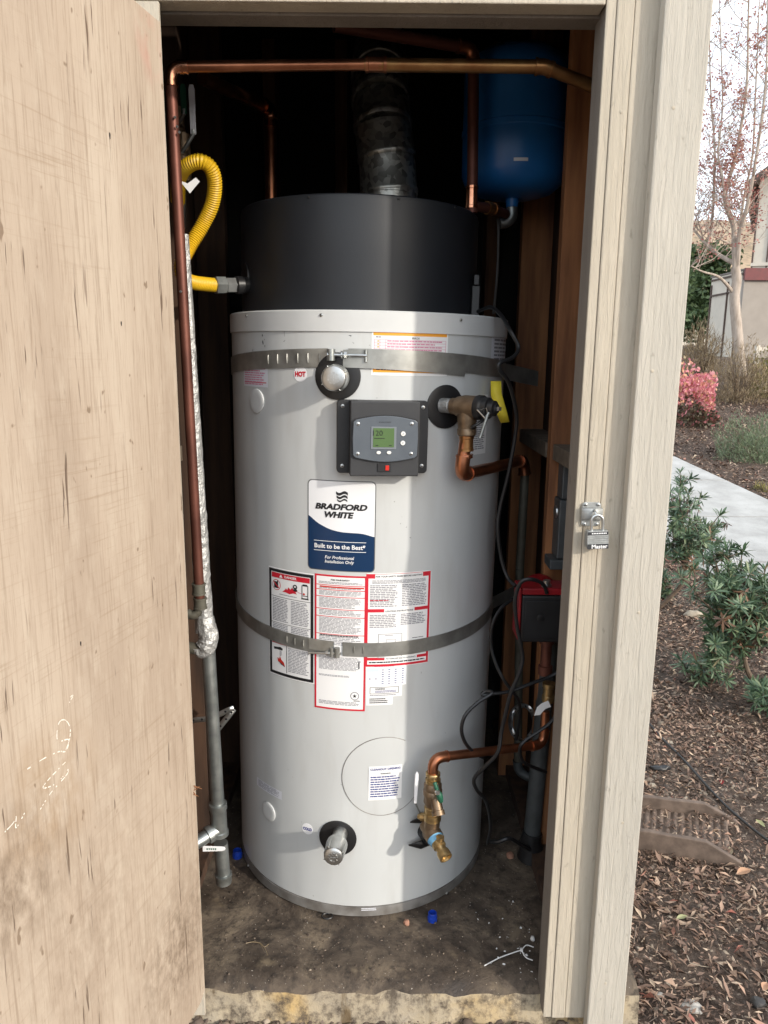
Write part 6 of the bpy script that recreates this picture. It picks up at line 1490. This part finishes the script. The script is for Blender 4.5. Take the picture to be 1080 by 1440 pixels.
# ---- dense green tree further back on the left
def leafy_tree(name, label, base, h, rx, n, mat, seed, zlow=.1, size=(.22, .12)):
    t = thing(name, label, 'tree', base); r = np.random.default_rng(seed)
    MB().tube([Vector(base)-Z_*.2, Vector(base)+Z_*h*.5, Vector(base)+Z_*h*.95], [.14, .10, .03], 8).build('trunk', 'shrubbark', t)
    cl = 60; cz = r.random(cl)**.9; ca = r.uniform(0, 6.28, cl); cr = rx*(1-cz*.55)*np.sqrt(r.random(cl)); cc = np.stack([base[0]+cr*np.cos(ca), base[1]+cr*np.sin(ca), base[2]+h*(zlow+(1-zlow)*cz)], 1)
    i = r.integers(0, cl, n); p = cc[i]+r.normal(size=(n, 3))*np.array([.34, .34, .22])*rx*.6
    a = r.normal(size=(n, 3)); a /= np.linalg.norm(a, axis=1)[:, None]; b_ = np.cross(a, r.normal(size=(n, 3))); b_ /= np.linalg.norm(b_, axis=1)[:, None]
    L = size[0]*r.uniform(.5, 1.2, n)[:, None]; w = size[1]*r.uniform(.5, 1.2, n)[:, None]
    V = np.stack([p-a*L*.5, p+b_*w*.5, p+a*L*.5, p-b_*w*.5], 1).reshape(-1, 3); np_mesh('foliage', V, np.arange(n)[:, None]*4+np.array([[0, 1, 2, 3]]), mat, parent=t, kind='stuff')
    return t
q = gp_(974, 28); leafy_tree('evergreen_tree', 'dense green tree behind the bank left of the annex', q, 3.5, 1.25, 6000, 'pineleaf', 4)
q = gp_(930, 33); leafy_tree('evergreen_tree', 'dense green tree mostly hidden behind the corner board', q, 3.6, 1.5, 5000, 'pineleaf', 6)

# ---- buildings behind
def bl(name, x0, x1, y0, y1, z0, z1, mat, parent): return MB().box((x0, y0, z0), (x1, y1, z1)).build(name, mat, parent)
AY = 20; ax0 = P(1041, 450, AY).x; az = P(1041, 377, AY).z; az2 = P(1041, 394, AY).z; gb = 1.35
an = thing('storage_annex', 'single storey annex with maroon fascia, shaded front painted taupe and sunlit side cream', 'building', (ax0+2, AY+1, gb))
bl('wall', ax0, ax0+5, AY, AY+.12, gb-.3, az2, 'stucco', an); bl('wall', ax0, ax0+.12, AY+.121, AY+2.0, gb-.3, az-.05, 'creampaint', an); bl('wall', ax0+.121, ax0+5, AY+1.9, AY+2.0, gb-.3, az-.1, 'creampaint', an)  # front wall's shade and side wall's sunlight are put into their colours
bl('fascia', ax0-.03, ax0+5.05, AY-.08, AY-.001, az2-.002, az, 'maroon', an); bl('roof', ax0-.02, ax0+5.0, AY+.001, AY+2.05, az-.045, az-.005, 'roofing', an)
for yy in (AY+.2, AY+.86, AY+1.9): bl('batten', ax0-.035, ax0-.002, yy, yy+.045, gb-.25, az-.25, 'browntrim', an)
bl('batten', ax0-.035, ax0-.002, AY+.246, AY+1.899, az-.56, az-.52, 'browntrim', an); bl('batten', ax0-.034, ax0-.002, AY+.02, AY+1.98, az-.14, az-.10, 'browntrim', an)
bl('batten', ax0+.9, ax0+.96, AY-.03, AY-.002, gb-.3, az2-.01, 'creampaint', an)
MB().box((ax0-.16, AY+1.55, gb+.02), (ax0-.04, AY+1.85, gb+.28)).build('meter_box', 'black', an, .02)
HYb = 25; hx0 = P(1064, 300, HYb).x; hz0 = P(1064, 371, HYb).z; hz1 = P(1064, 262, HYb).z
hs_ = thing('apartment_house', 'cream two storey house with gabled eave rising behind the annex', 'building', (hx0, HYb, 1.4))
bl('wall', hx0, hx0+8, HYb, HYb+8, 1.2, hz1+.3, 'creampaint', hs_)
for dx in (.0, .42, .84, 1.26, 1.68): bl('batten', hx0+dx-.01, hx0+dx+.04, HYb-.03, HYb-.002, hz0-.6, hz1-.05, 'browntrim', hs_)
bl('belt_trim', hx0-.02, hx0+8, HYb-.05, HYb-.031, hz0-.08, hz0+.02, 'creampaint', hs_)
mb = MB(); e0 = P(1061, 262, HYb-.5); rp_ = (Vector((0, HYb-.55, 0)), X_, Z_, Y_)
mb.prism([(e0.x, e0.z-.05), (e0.x, e0.z+.16), (hx0+4.0, e0.z+3.3), (hx0+8.6, e0.z-.05), (hx0+8.3, e0.z-.05), (hx0+4.0, e0.z+2.95)], rp_, 0, 9); mb.build('roof', 'browntrim', hs_)
mb = MB().prism([(hx0, hz1+.301), (hx0+4.0, e0.z+2.9), (hx0+8, hz1+.301)], (Vector((0, HYb+.05, 0)), X_, Z_, Y_), 0, .15); mb.build('gable', 'creampaint', hs_)
bl('barge_board', e0.x-.02, e0.x+.10, HYb-.60, HYb-.552, e0.z-.06, e0.z+.17, 'creampaint', hs_)
hs_.rotation_euler.z = R_(-27)
fy = 48; fx = P(984, 470, fy).x; fz = P(984, 445, fy).z
fh = thing('far_house', 'small white house with low roof seen past the green tree', 'building', (fx+1, fy, 2.3))
bl('wall', fx-1.0, fx+3.0, fy, fy+4, 2.0, fz+.1, 'creampaint', fh); mb = MB().prism([(-.5, .1), (2.2, 1.0), (5.0, .1), (5.0, .0), (-.5, .0)], (Vector((fx-1.3, fy-.3, fz+.1)), X_, Z_, Y_), 0, 4.6); mb.build('roof', 'roofing', fh)
# rail fence piece and stake
rf = thing('rail_fence', 'short pale wooden rail with posts in front of the annex', 'fence', gp_(1066, 16.5)); b0 = Vector(gp_(1052, 16.5))
for dx in (0, .9, 1.8): MB().box((b0.x+dx, 16.5, b0.z-.1), (b0.x+dx+.08, 16.58, b0.z+.42)).build('post', 'creampaint', rf)
for i in range(2): MB().box((b0.x+.081+.9*i, 16.52, b0.z+.30), (b0.x+.899+.9*i, 16.56, b0.z+.38)).build('rail', 'creampaint', rf)
